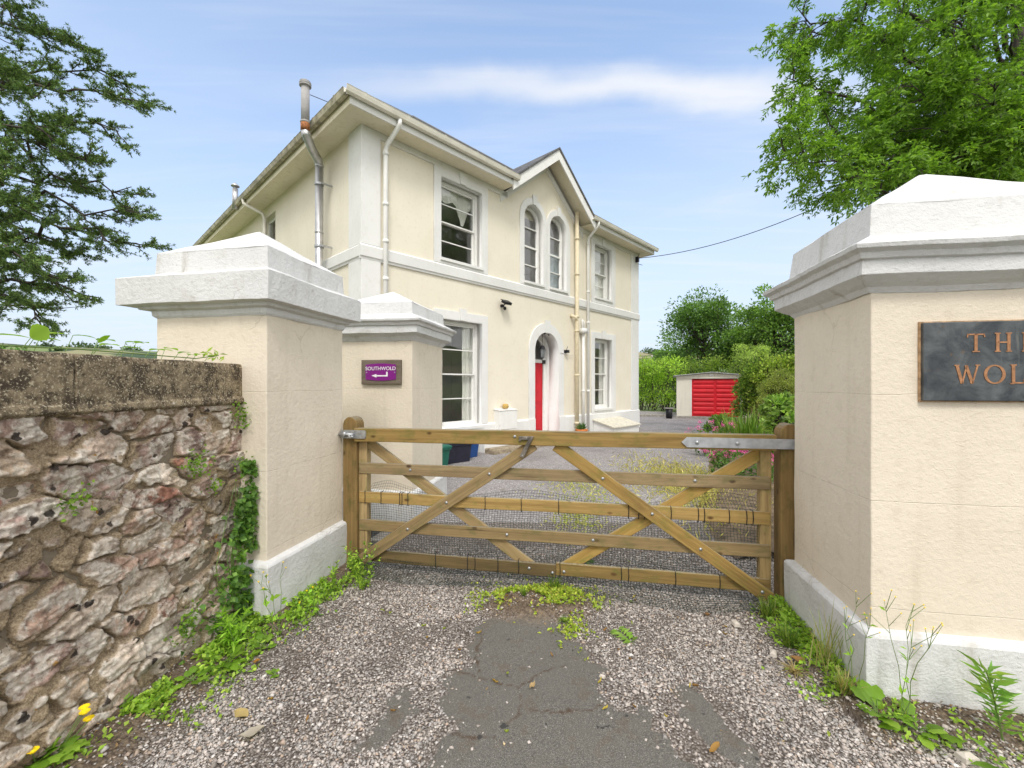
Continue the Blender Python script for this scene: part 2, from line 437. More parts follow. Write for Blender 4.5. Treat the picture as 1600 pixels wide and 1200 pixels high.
def plate(outer, holes, y0, y1):
    """flat slab with holes: outlines in (x, z), from y0 to y1; returns a mesh"""
    cu = bpy.data.curves.new('tmp', 'CURVE'); cu.dimensions = '2D'; cu.fill_mode = 'BOTH'
    cu.extrude = abs(y1 - y0) / 2
    for poly in [outer] + list(holes):
        sp = cu.splines.new('POLY'); sp.points.add(len(poly) - 1)
        for p, q in zip(sp.points, poly): p.co = (q[0], q[1], 0, 1)
        sp.use_cyclic_u = True
    ob = bpy.data.objects.new('tmp', cu); C.objects.link(ob)
    me = bpy.data.meshes.new_from_object(ob.evaluated_get(bpy.context.evaluated_depsgraph_get()))
    bpy.data.objects.remove(ob); bpy.data.curves.remove(cu)
    ym = (y0 + y1) / 2
    me.transform(Matrix(((1, 0, 0, 0), (0, 0, -1, ym), (0, 1, 0, 0), (0, 0, 0, 1))))
    import bmesh
    bm = bmesh.new(); bm.from_mesh(me); bmesh.ops.remove_doubles(bm, verts=bm.verts, dist=1e-4); bm.to_mesh(me); bm.free()
    me.materials.clear()
    return me
def rect(x0, x1, z0, z1): return [(x0, z0), (x1, z0), (x1, z1), (x0, z1)]
def arch(x0, x1, z0, zt, n=20):
    """round-headed outline, top of the arch at zt"""
    r = (x1 - x0) / 2; xc = (x0 + x1) / 2; zs = zt - r
    return [(x0, z0), (x1, z0)] + [(xc + r * math.cos(t), zs + r * math.sin(t)) for t in np.linspace(0, math.pi, n)]

# ---- numpy value noise
def _h(ix, iy, seed):
    n = (ix.astype(np.int64) * 374761393 + iy.astype(np.int64) * 668265263 + seed * 1442695041) & 0xffffffff
    n = ((n ^ (n >> 13)) * 1274126177) & 0xffffffff
    return ((n ^ (n >> 16)) & 0xffffff) / float(0xffffff)
def vnoise(x, y, seed=0):
    x0 = np.floor(x); y0 = np.floor(y); fx = x - x0; fy = y - y0
    fx = fx * fx * (3 - 2 * fx); fy = fy * fy * (3 - 2 * fy)
    a = _h(x0, y0, seed); b = _h(x0 + 1, y0, seed); c = _h(x0, y0 + 1, seed); d = _h(x0 + 1, y0 + 1, seed)
    return (a * (1 - fx) + b * fx) * (1 - fy) + (c * (1 - fx) + d * fx) * fy
def fbm(x, y, seed=0, oct=4, gain=0.5):
    s = 0; a = 1.0; t = 0
    for i in range(oct):
        s = s + a * vnoise(x * 2 ** i, y * 2 ** i, seed + i * 17); t += a; a *= gain
    return s / t
def sstep(v, lo, hi):
    t = np.clip((v - lo) / (hi - lo), 0, 1); return t * t * (3 - 2 * t)

# ---- foliage
def unit(v): return v / np.maximum(np.linalg.norm(v, axis=1, keepdims=True), 1e-9)
def leaves(P, L, W, cols, D=None, up=0.5, fold=0.18, jit=1.0, seed=1, cvar=0.22, pts=5):
    """one pointed leaf per row of P (base point), length L, width W, colour picked from cols.  D = direction"""
    r = np.random.default_rng(seed); n = len(P); P = np.asarray(P, float)
    rd = r.normal(size=(n, 3))
    D = rd if D is None else unit(np.asarray(D, float)) + rd * 0.35 * jit
    D = unit(D)
    N = r.normal(size=(n, 3)) * (1 - up); N[:, 2] += up + 0.15
    N = unit(N - D * np.sum(N * D, axis=1, keepdims=True)); Sd = np.cross(D, N)
    L = (np.full(n, L) if np.isscalar(L) else L) * r.uniform(0.7, 1.25, n); W = (np.full(n, W) if np.isscalar(W) else W) * r.uniform(0.75, 1.25, n)
    L = L[:, None]; W = W[:, None]
    base = P; tip = P + D * L - N * L * 0.10
    m = P + D * L * 0.45
    lf = m + Sd * W * 0.5 + N * W * fold; rt = m - Sd * W * 0.5 + N * W * fold
    V = np.stack([base, rt, tip, lf], axis=1).reshape(-1, 3)
    i = np.arange(n)[:, None] * 4
    F = np.concatenate([i + np.array([[0, 1, 2]]), i + np.array([[0, 2, 3]])], axis=0)
    cols = np.asarray(cols, float); w = r.dirichlet(np.full(len(cols), 0.5), n)
    col = 1.5 * w @ cols * (1 + r.normal(size=(n, 1)) * cvar).clip(0.45, 1.7)
    return V, F, np.repeat(col, 4, axis=0)
def merge(parts):
    V, F, K = [], [], []; b = 0
    for v, f, c in parts:
        V.append(v); F.append(f + b); K.append(c); b += len(v)
    return np.concatenate(V), np.concatenate(F), np.concatenate(K)
def leaf_obj(name, parts, mat='leaf', parent=None):
    V, F, K = merge(parts); return np_mesh(name, V, F, mat, K, parent)
def curve_pts(a, b, n, sag=0.0, wob=0.0, r=None):
    a = np.array(a, float); b = np.array(b, float); t = np.linspace(0, 1, n)[:, None]
    p = a + (b - a) * t; p[:, 2] -= sag * (4 * t[:, 0] * (1 - t[:, 0]))
    if wob and r is not None:
        w = r.normal(size=(n, 3)) * wob * np.linalg.norm(b - a); w[0] = 0; w[-1] = 0; p += w
    return p

# ================================================================= THE GROUND
def hills():
    az = np.linspace(R(-180), R(180), 241)
    rr = np.concatenate([[0, 12, 25], np.linspace(36, 120, 12), np.linspace(140, 1100, 40)])
    A_, Q = np.meshgrid(az, rr)
    x = Q * np.sin(A_); y = Q * np.cos(A_)
    n = fbm(x / 190 + 40, y / 190 + 40, 3, 4)
    up = sstep(Q, 150, 620)
    h = -0.035 - 7 * sstep(Q, 40, 110) + up * (34 + 34 * n) + 3 * (fbm(x / 60 + 9, y / 60 + 9, 5) - 0.5) * sstep(Q, 60, 160)
    V = np.stack([x, y, h], -1).reshape(-1, 3)
    k = len(az); i, j = np.meshgrid(np.arange(len(rr) - 1), np.arange(k - 1), indexing='ij')
    a = (i * k + j).ravel()
    F = np.stack([a, a + 1, a + k + 1, a + k], 1)
    t = NT('fields'); v = t.co()
    vo = t.n.new('ShaderNodeTexVoronoi'); vo.inputs['Scale'].default_value = 0.011; t.l.new(v, vo.inputs['Vector'])
    sp = t.n.new('ShaderNodeSeparateColor'); t.l.new(vo.outputs['Color'], sp.inputs[0])
    c = t.mix(sp.outputs[0], (0.10, 0.16, 0.045), (0.17, 0.21, 0.07))
    c = t.mix(t.rng(sp.outputs[1], 0.72, 0.74), c, (0.25, 0.23, 0.12))
    e = t.voro(v, 0.011, 'DISTANCE_TO_EDGE')
    c = t.mix(t.rng(e, 0.06, 0.03), c, (0.035, 0.06, 0.025))
    c = t.mix(t.rng(t.noise(v, 0.02, 5), 0.5, 0.62), c, (0.04, 0.07, 0.03))
    m = t.done(c, 0.95)
    return np_mesh('ground', V, F, m, smooth=True)
tag(hills(), kind='structure')

def in_poly(x, y, poly):
    c = np.zeros(x.shape, bool); n = len(poly)
    for i in range(n):
        x1, y1 = poly[i]; x2, y2 = poly[(i + 1) % n]
        if y1 == y2: continue
        t = ((y1 > y) != (y2 > y)) & (x < (x2 - x1) * (y - y1) / (y2 - y1) + x1)
        c ^= t
    return c
TAR = [
    [(-0.22, 2.65), (0.05, 2.69), (0.27, 2.66), (0.32, 2.52), (0.41, 2.44), (0.4, 2.29), (0.43, 2.14), (0.43, 2.01), (0.49, 1.97), (0.63, 1.97), (0.63, 1.84), (0.64, 1.73), (0.72, 1.6), (0.8, 1.2), (0.9, 0.2),
     (-0.6, 0.2), (-0.5, 1.2), (-0.38, 1.6), (-0.28, 1.76), (-0.25, 1.87), (-0.32, 1.97), (-0.33, 2.14), (-0.27, 2.2), (-0.2, 2.29), (-0.25, 2.41), (-0.19, 2.46)],
    [(0.84, 2.1), (0.91, 2.04), (0.92, 1.91), (0.99, 1.77), (0.98, 1.6), (0.84, 1.68), (0.77, 1.91)],
    [(-0.6, 2.08), (-0.51, 2.1), (-0.42, 1.94), (-0.52, 1.84), (-0.52, 1.76), (-0.66, 1.7), (-0.63, 1.84), (-0.56, 1.92)],
    [(0.37, 2.22), (0.48, 2.27), (0.54, 2.2), (0.44, 2.14)]]
def tar_mask(x, y):
    wx = x + (fbm(x * 14, y * 14, 11, 4) - 0.5) * 0.14 ; wy = y + (fbm(x * 14 + 50, y * 14, 12, 4) - 0.5) * 0.14
    m = np.zeros(x.shape, bool)
    for p in TAR: m |= in_poly(wx, wy, p)
    return m
WALL_FACE = [(-1.735, 2.72), (-1.85, 1.5), (-2.03, 0.6), (-2.5, -0.8)]
def wall_x(y):
    ys = np.array([p[1] for p in WALL_FACE][::-1]); xs = np.array([p[0] for p in WALL_FACE][::-1])
    return np.interp(y, ys, xs)
GA = R(10.8)
GU = np.array([math.cos(GA), -math.sin(GA)]); GV = np.array([math.sin(GA), math.cos(GA)])
P1 = np.array([-1.53, 2.65]); P3 = np.array([1.69, 2.0]); P2 = np.array([-1.01, 4.3])
def edge_dirt(x, y):
    """1 against the wall and the two front pillars, 0 out on the drive"""
    d = x - wall_x(y) + (y > 2.72) * 9
    rel = (x - P1[0], y - P1[1]); a = rel[0] * GU[0] + rel[1] * GU[1]; b = rel[0] * GV[0] + rel[1] * GV[1]
    d1 = np.where((b > -0.1) & (b < 0.95), np.abs(a - 0.04), 9)
    rel = (x - P3[0], y - P3[1]); a = rel[0] * GU[0] + rel[1] * GU[1]; b = rel[0] * GV[0] + rel[1] * GV[1]
    d2 = np.where((b > -0.12) & (b < 0.9), np.abs(a + 0.04), 9)
    d3 = np.where((a > -0.15) & (b < 0.3), np.abs(b + 0.05), 9)
    w = (fbm(x * 5, y * 5, 21) - 0.5) * 0.2
    e = 1 - sstep(d + w, 0.18, 0.46)
    e = np.maximum(e, 1 - sstep(d1 + w, 0.04, 0.22)); e = np.maximum(e, 1 - sstep(d2 + w, 0.04, 0.24)); e = np.maximum(e, 1 - sstep(d3 + w, 0.03, 0.32))
    # dirt drifted under the middle of the gate
    g = np.hypot((x - 0.18) / 0.42, (y - 2.86) / 0.22)
    return np.maximum(e, 1 - sstep(g + w, 0.6, 1.2))
def ground_h(x, y):
    e = edge_dirt(x, y)
    h = 0.012 * (fbm(x * 1.7 + 5, y * 1.7, 31) - 0.5) + 0.055 * e * e + 0.02 * e * (fbm(x * 9, y * 9, 33) - 0.4)
    return h
def zpx(x, y):
    px, py = 500 + x / 2.222, 844 + y / 2.222; z = 664 * 1.5 / (py - 600); return ((px - 800) / 664 * z, z)
CRACKS = [[(490, 465), (560, 485), (620, 500), (690, 520), (705, 560), (690, 610), (640, 650)], [(720, 590), (790, 598), (850, 602), (950, 590), (1030, 570)], [(450, 680), (520, 692), (610, 690)], [(560, 330), (540, 400), (548, 460)], [(690, 520), (760, 470), (850, 440)]]
def crack_mask(x, y):
    wx = x + (fbm(x * 22, y * 22, 71, 4) - 0.5) * 0.05; wy = y + (fbm(x * 22 + 9, y * 22, 72, 4) - 0.5) * 0.05
    d = np.full(x.shape, 9.0)
    for c in CRACKS:
        c = [zpx(*q) for q in c]
        for (ax, ay), (bx, by) in zip(c, c[1:]):
            t = np.clip(((wx - ax) * (bx - ax) + (wy - ay) * (by - ay)) / ((bx - ax) ** 2 + (by - ay) ** 2), 0, 1)
            d = np.minimum(d, np.hypot(wx - ax - t * (bx - ax), wy - ay - t * (by - ay)))
    w = 0.001 + 0.012 * sstep(fbm(x * 13, y * 13, 73, 3), 0.45, 0.7)
    return 1 - sstep(d, w * 0.5, w + 0.006)
def forecourt():
    xs = np.arange(-2.5, 3.2, 0.0105); ys = np.arange(0.9, 4.6, 0.0105)
    X, Y = np.meshgrid(xs, ys); k = len(xs)
    tm = tar_mask(X, Y).astype(float)
    for _ in range(5):                          # soften the patch outline by a couple of samples
        p = np.pad(tm, 1, mode='edge'); tm = (p[:-2, 1:-1] + p[2:, 1:-1] + p[1:-1, :-2] + p[1:-1, 2:] + p[1:-1, 1:-1]) / 5
    ed = edge_dirt(X, Y)
    fade = sstep(Y, 3.6, 4.5)
    Z = ground_h(X, Y) * (1 - fade) + 0.004 + 0.004 * tm * (1 - ed)
    V = np.stack([X, Y, Z], -1).reshape(-1, 3)
    i, j = np.meshgrid(np.arange(len(ys) - 1), np.arange(k - 1), indexing='ij'); a = (i * k + j).ravel()
    F = np.stack([a, a + 1, a + k + 1, a + k], 1)
    t = NT('forecourt'); v = t.co()
    vo = t.n.new('ShaderNodeTexVoronoi'); vo.inputs['Scale'].default_value = 95; t.l.new(v, vo.inputs['Vector'])
    sp = t.n.new('ShaderNodeSeparateColor'); t.l.new(vo.outputs['Color'], sp.inputs[0])
    ch = t.mix(sp.outputs[0], (0.17, 0.15, 0.132), (0.36, 0.32, 0.285)); ch = t.mix(t.rng(sp.outputs[1], 0.8, 0.95), ch, (0.56, 0.52, 0.5))
    ch = t.mix(t.rng(vo.outputs['Distance'], 0.35, 0.7), ch, (0.08, 0.065, 0.055))
    big = t.rng(t.noise(v, 2.3, 5), 0.4, 0.7)
    ch = t.mix(t.math('MULTIPLY', big, 0.45), ch, (0.125, 0.098, 0.075))
    ta = t.mix(t.rng(t.noise(v, 260, 2), 0.35, 0.7), (0.075, 0.071, 0.062), (0.185, 0.174, 0.152))
    ta = t.mix(t.math('MULTIPLY', t.rng(t.noise(v, 5, 5), 0.45, 0.7), 0.5), ta, (0.125, 0.112, 0.093))
    ta = t.mix(t.math('MULTIPLY', t.attr('crack', 'Fac'), t.rng(t.noise(v, 6, 3), 0.3, 0.6, 0.3, 1.0)), ta, (0.07, 0.045, 0.028))
    ta = t.mix(t.math('MULTIPLY', t.rng(t.noise(v, 7, 6, 0.7), 0.53, 0.70), 0.5), ta, (0.11, 0.078, 0.05))
    ta = t.mix(t.rng(t.noise(v, 330, 1), 0.66, 0.7), ta, (0.36, 0.34, 0.31))
    ta = t.mix(t.rng(t.noise(v, 17, 2), 0.70, 0.73), ta, (0.05, 0.048, 0.045))
    c = t.mix(t.rng(t.attr('tar', 'Fac'), 0.35, 0.65), ch, ta)
    so = t.mix(t.rng(t.noise(v, 55, 5), 0.35, 0.65), (0.075, 0.052, 0.035), (0.2, 0.15, 0.10))
    c = t.mix(t.attr('dirt', 'Fac'), c, so)
    gm = t.math('SUBTRACT', 1.0, t.math('MULTIPLY', t.attr('tar', 'Fac'), 0.93))
    nb = t.bump(t.math('ADD', t.math('MULTIPLY', t.math('ADD', t.math('MULTIPLY', vo.outputs['Distance'], -0.8), t.noise(v, 120, 4)), gm), t.math('MULTIPLY', t.noise(v, 420, 2), 0.16)), 0.008)
    return np_mesh('gravel_forecourt', V, F, t.done(c, 0.9, nb, 0, 0.2), smooth=True, attrs={'tar': tm.ravel(), 'dirt': ed.ravel() * 0.9, 'crack': crack_mask(X, Y).ravel()})
tag(forecourt(), kind='structure')

def driveway():
    # old chipped tarmac from the gate to the house and garage; the near edge lies under the forecourt sheet
    poly = [(-8, 4.2), (6.2, 4.2), (7.0, 8.0), (9.4, 13.2), (12, 18.0), (12, 21.0), (3, 26), (-8, 16)]
    xs = np.linspace(-8, 12.5, 80); ys = np.linspace(4.1, 26, 90); X, Y = np.meshgrid(xs, ys); k = len(xs)
    V = np.stack([X, Y, np.full_like(X, -0.004)], -1).reshape(-1, 3)
    i, j = np.meshgrid(np.arange(len(ys) - 1), np.arange(k - 1), indexing='ij'); a = (i * k + j).ravel()
    F = np.stack([a, a + 1, a + k + 1, a + k], 1)
    cen = V[F].mean(1); F = F[in_poly(cen[:, 0], cen[:, 1], poly)]
    t = NT('drive'); v = t.co()
    vo = t.n.new('ShaderNodeTexVoronoi'); vo.inputs['Scale'].default_value = 70; t.l.new(v, vo.inputs['Vector'])
    sp = t.n.new('ShaderNodeSeparateColor'); t.l.new(vo.outputs['Color'], sp.inputs[0])
    c = t.mix(sp.outputs[0], (0.17, 0.155, 0.15), (0.35, 0.325, 0.315)); c = t.mix(t.rng(sp.outputs[1], 0.88, 0.97), c, (0.5, 0.48, 0.465))
    c = t.mix(t.math('MULTIPLY', t.rng(t.noise(v, 0.9, 6, 0.6), 0.45, 0.7), 0.55), c, (0.14, 0.125, 0.12))
    c = t.mix(t.math('MULTIPLY', t.rng(t.noise(v, 2.6, 5), 0.6, 0.75), 0.5), c, (0.15, 0.12, 0.06))
    return np_mesh('driveway', V, F, t.done(c, 0.9, t.bump(t.noise(v, 90, 4), 0.008), 0, 0.2), smooth=True)
tag(driveway(), kind='structure')
_t = NT('lane_tarmac'); _v = _t.co()
tag(MB().add([(-15, -9, -0.02), (15, -9, -0.02), (15, 1.0, -0.02), (-15, 1.0, -0.02)], [(0, 1, 2, 3)]).build('lane', _t.done(_t.mix(_t.rng(_t.noise(_v, 240, 3), 0.3, 0.7), (0.09, 0.086, 0.08), (0.2, 0.19, 0.175)), 0.9), None), kind='structure')

def chips():
    """the loose stone chips: far more than could be counted"""
    r = np.random.default_rng(3); n = 190000
    y = 1.15 + (3.9 - 1.15) * r.random(n) ** 1.5; x = -1.9 + 4.4 * r.random(n)
    tm = np.mean([tar_mask(x + a, y + b) for a, b in ((0, 0), (0.05, 0), (-0.05, 0), (0, 0.06), (0, -0.06), (0.09, 0.05), (-0.09, -0.05))], 0); ed = edge_dirt(x, y); lump = fbm(x * 3.1, y * 3.1, 41)
    keep = (r.random(n) < 0.012 + 0.988 * (1 - tm) ** 2.6) & (r.random(n) < 1 - 0.86 * ed) & (x > wall_x(y) + 0.02) & (r.random(n) < 0.16 + 0.80 * sstep(lump, 0.28, 0.64))
    for P, w, d in ((P1, (-0.9, 0.02), 0.84), (P3, (-0.02, 1.1), 0.84)):
        a = (x - P[0]) * GU[0] + (y - P[1]) * GU[1]; b = (x - P[0]) * GV[0] + (y - P[1]) * GV[1]
        keep &= ~((a > w[0]) & (a < w[1]) & (b > -0.03) & (b < d))
    x, y = x[keep], y[keep]; n = len(x)
    s = r.lognormal(math.log(0.0054), 0.36, n).clip(0.0025, 0.014)
    o = np.array([[1, 0, 0], [0, 1, 0], [-1, 0, 0], [0, -1, 0], [0, 0, 1], [0, 0, -1]], float)
    P = o[None] * r.uniform(0.65, 1.35, (n, 6, 1)) + r.normal(size=(n, 6, 3)) * 0.2
    an = r.random(n) * 6.28; ca, sa = np.cos(an)[:, None], np.sin(an)[:, None]
    sx = P[..., 0] * r.uniform(0.8, 1.5, (n, 1)); sy = P[..., 1]
    P = np.stack([sx * ca - sy * sa, sx * sa + sy * ca, P[..., 2] * r.uniform(0.35, 0.75, (n, 1))], -1) * s[:, None, None]
    P += np.stack([x, y, ground_h(x, y) + 0.005 + s * 0.25], -1)[:, None]
    f = np.array([[0, 1, 4], [1, 2, 4], [2, 3, 4], [3, 0, 4], [1, 0, 5], [2, 1, 5], [3, 2, 5], [0, 3, 5]])
    F = (np.arange(n)[:, None, None] * 6 + f[None]).reshape(-1, 3)
    base = np.array([[0.45, 0.395, 0.35], [0.37, 0.345, 0.32], [0.55, 0.49, 0.44], [0.22, 0.195, 0.17], [0.42, 0.33, 0.26], [0.66, 0.62, 0.58]])
    c = base[r.choice(6, n, p=[.3, .26, .18, .12, .08, .06])] * r.uniform(0.8, 1.2, (n, 1))
    t = NT('stone_chip'); cc = t.attr('Col'); v = t.co()
    m = t.done(t.mix(t.rng(t.noise(v, 300, 2), 0.3, 0.7), t.mix(1.0, cc, (0.82, 0.82, 0.82), 'MULTIPLY'), cc), 0.85)
    return np_mesh('gravel_chips', P.reshape(-1, 3), F, m, np.repeat(c, 6, 0))
tag(chips(), kind='stuff')

# ================================================================= GATE PILLARS
def loft_rect(prof, x0, x1, y0, y1, seg=14, rough=0.003, seed=0.0, left=1.0):
    """rings of a rectangular pier: prof = (outset, height); None apex closes to a pyramid"""
    mb = MB(); rings = []
    # refine the profile so long faces have vertices to be uneven with
    pr = [prof[0]]
    for a, b in zip(prof, prof[1:]):
        k = max(1, int(math.hypot(b[0] - a[0], b[1] - a[1]) / 0.09))
        for i in range(1, k + 1): pr.append((a[0] + (b[0] - a[0]) * i / k, a[1] + (b[1] - a[1]) * i / k))
    vs, fs = [], []
    ring = []
    for (o, z) in pr:
        xa, xb, ya, yb = x0 - o * left, x1 + o, y0 - o, y1 + o
        t = [i / seg for i in range(seg)]
        q = [(xa + (xb - xa) * s, ya) for s in t] + [(xb, ya + (yb - ya) * s) for s in t] + [(xb - (xb - xa) * s, yb) for s in t] + [(xa, yb - (yb - ya) * s) for s in t]
        for x, y in q:
            p = Vector((x * 2.6 + seed, y * 2.6, z * 2.6)); w = mnoise.noise_vector(p) * rough + mnoise.noise_vector(p * 4.3) * rough * 0.45
            vs.append((x + w.x, y + w.y, z + w.z * 0.8))
    n = 4 * seg
    for i in range(len(pr) - 1):
        for j in range(n): fs.append((i * n + j, i * n + (j + 1) % n, (i + 1) * n + (j + 1) % n, (i + 1) * n + j))
    k = (len(pr) - 1) * n
    fs.append(tuple(range(k, k + n)))
    mb.add(vs, fs); return mb
def pyramid(x0, x1, y0, y1, z0, z1, seg=12, rough=0.003, seed=0.0):
    vs, fs = [], []; xc, yc = (x0 + x1) / 2, (y0 + y1) / 2
    lv = [0, 0.25, 0.5, 0.75, 0.96]
    mb = MB(); n = 4 * seg
    for u in lv:
        xa, xb, ya, yb = x0 + (xc - x0) * u, x1 + (xc - x1) * u, y0 + (yc - y0) * u, y1 + (yc - y1) * u
        t = [i / seg for i in range(seg)]
        for x, y in [(xa + (xb - xa) * s, ya) for s in t] + [(xb, ya + (yb - ya) * s) for s in t] + [(xb - (xb - xa) * s, yb) for s in t] + [(xa, yb - (yb - ya) * s) for s in t]:
            w = mnoise.noise(Vector((x * 5 + seed, y * 5, 1.3))) * rough
            vs.append((x, y, z0 + (z1 - z0) * (u if u < 0.9 else 0.955) + w))
    vs.append((xc, yc, z0 + (z1 - z0) * 0.965))
    for i in range(len(lv) - 1):
        for j in range(n): fs.append((i * n + j, i * n + (j + 1) % n, (i + 1) * n + (j + 1) % n, (i + 1) * n + j))
    for j in range(n): fs.append(((len(lv) - 1) * n + j, (len(lv) - 1) * n + (j + 1) % n, len(lv) * n))
    return mb.add(vs, fs)
def pillar(label, org, x0, x1, y1, cap, plinth=0.39, apex=1.12, seed=0.0, shaft_top=1.97, left=1.0):
    t = thing('gate_pillar', label, 'pillar', (org[0], org[1], 0), -GA)
    loft_rect([(0.0, plinth - 0.01), (0.0, shaft_top)], x0, x1, 0, y1, 16, 0.003, seed).build('shaft', 'pillar_cream', t, bevel=0.006)
    loft_rect([(0.045, -0.1), (0.043, plinth - 0.022), (0.034, plinth - 0.006), (-0.002, plinth + 0.006)], x0, x1, 0, y1, 16, 0.005, seed + 3).build('plinth', 'white_render', t, bevel=0.005)
    c = loft_rect(cap, x0, x1, 0, y1, 18, 0.0085, seed + 7, left)
    o = cap[-1][0]
    pm = pyramid(x0 - o, x1 + o, -o, y1 + o, cap[-1][1] - 0.004, 1.5 + apex, 12, 0.012, seed)
    c.add(pm.v, pm.f)
    c.build('cap', 'white_render', t, bevel=0.011, seg=3)
    return t
# plain square slab on the left-hand front pillar
cap_a = [(0.002, 1.93), (0.012, 1.945), (0.014, 1.975), (0.045, 1.985), (0.05, 2.005), (0.1, 2.012), (0.1, 2.185), (0.006, 2.225), (0.0, 2.365)]
p1 = pillar('cream gate pillar with plain square white slab cap abutting the stone wall', P1, -0.83, 0, 0.82, cap_a, 0.39, 1.12, 0.0, 1.95, 2.05)
# moulded caps on the other two
cap_b = [(0.002, 1.94), (0.02, 1.965), (0.035, 1.985), (0.085, 2.015), (0.085, 2.085), (0.10, 2.09), (0.11, 2.115), (0.135, 2.13), (0.138, 2.15), (0.012, 2.215), (0.002, 2.335)]
p2 = pillar('cream pillar standing behind the gate with the purple sign on its face', P2, -0.85, 0, 0.88, cap_b, 0.41, 1.04, 11.0, 1.96)
cap_c = [(0.002, 1.925), (0.02, 1.95), (0.045, 1.965), (0.085, 1.995), (0.085, 2.06), (0.10, 2.065), (0.11, 2.09), (0.135, 2.105), (0.14, 2.125), (0.02, 2.19), (0.002, 2.345)]
p3 = pillar('cream gate pillar with moulded white cap bearing the bronze name plaque', P3, 0, 0.91, 0.78, cap_c, 0.35, 1.14, 23.0, 1.95)

# ---- signs on the pillars
def text_mesh(txt, size, depth=0.002):
    cu = bpy.data.curves.new('t', 'FONT'); cu.body = txt; cu.size = size; cu.extrude = depth / 2; cu.align_x = 'CENTER'; cu.align_y = 'CENTER'
    ob = bpy.data.objects.new('t', cu); C.objects.link(ob)
    me = bpy.data.meshes.new_from_object(ob.evaluated_get(bpy.context.evaluated_depsgraph_get()))
    bpy.data.objects.remove(ob); bpy.data.curves.remove(cu)
    me.transform(Matrix(((1, 0, 0, 0), (0, 0, -1, 0), (0, 1, 0, 0), (0, 0, 0, 1)))); me.materials.clear()
    return me
def at_pillar(P, x, y=0.0, z=0.0):
    q = P + GU * x + GV * y; return (q[0], q[1], z)
sx0, sz = -0.325, 1.622
sg = thing('house_sign', 'purple SOUTHWOLD sign with white bent arrow on a weathered wooden board', 'sign', at_pillar(P2, sx0, -0.004, sz), -GA)
MB().box(-0.218, 0.218, -0.03, 0, -0.125, 0.125).build('backing_board', 'grey_wood', sg, bevel=0.004)
_pl = []
for q in range(4):                                         # plate with softly bowed sides
    pass
_w, _h2 = 0.165, 0.088
_pl = [(-_w, -_h2 * 0.86)] + [(-_w + 2 * _w * s, -_h2 * (0.86 + 0.14 * math.sin(math.pi * s))) for s in (.03, .2, .4, .6, .8, .97)] + [(_w, -_h2 * 0.86), (_w * 1.02, 0), (_w, _h2 * 0.86)] + [(_w - 2 * _w * s, _h2 * (0.86 + 0.14 * math.sin(math.pi * s))) for s in (.03, .2, .4, .6, .8, .97)] + [(-_w, _h2 * 0.86), (-_w * 1.02, 0)]
MB().prism(_pl, -0.036, -0.029).build('name_plate', 'purple', sg)
me = text_mesh('SOUTHWOLD', 0.052); me.transform(Matrix.Translation((0, -0.038, 0.034)))
finish('lettering', me, 'sign_white', sg)
MB().prism([(-0.10, -0.037), (-0.045, -0.020), (-0.045, -0.032), (0.062, -0.032), (0.062, 0.002), (0.078, 0.002), (0.078, -0.045), (-0.045, -0.045), (-0.045, -0.056)], -0.0385, -0.035).build('arrow', 'sign_white', sg)
for q in (-0.155, 0.155): MB().dome((q, -0.036, -0.005), 0.007, 0.004, (0, -1, 0)).build('screw', 'galv', sg)

# bronze plaque with cut serif letters
def bronze():
    t = NT('dark_bronze'); v = t.co()
    c = t.mix(t.rng(t.noise(v, 7, 6, 0.65, 0.7), 0.3, 0.7), (0.035, 0.042, 0.05), (0.12, 0.13, 0.135))
    c = t.mix(t.rng(t.noise(v, 16, 6, 0.7, 1.0), 0.60, 0.74), c, (0.15, 0.085, 0.04))
    c = t.mix(t.math('MULTIPLY', t.rng(t.noise(t.co((16, 16, 1.6)), 1.3, 5), 0.62, 0.8), 0.6), c, (0.25, 0.25, 0.22))
    return t.done(c, 0.42, t.bump(t.noise(v, 30, 5), 0.002), 0.35, 0.5)
M['bronze'] = bronze()
px0, px1, pz0, pz1 = 0.196, 0.784, 1.424, 1.780
pq = thing('name_plaque', 'dark bronze plaque with copper letters THE WOLD fixed to a gate pillar', 'plaque', at_pillar(P3, (px0 + px1) / 2, -0.003, (pz0 + pz1) / 2), -GA)
hw, hh = (px1 - px0) / 2, (pz1 - pz0) / 2
MB().box(-hw, hw, -0.022, 0.012, -hh, hh).build('plate', 'bronze', pq, bevel=0.003)
MB().box(-hw - 0.006, hw + 0.006, -0.006, 0.004, -hh - 0.005, hh + 0.006).build('mastic_edge', simple('mastic', (0.42, 0.27, 0.15), 0.9, var=0.4, scale=30), pq)
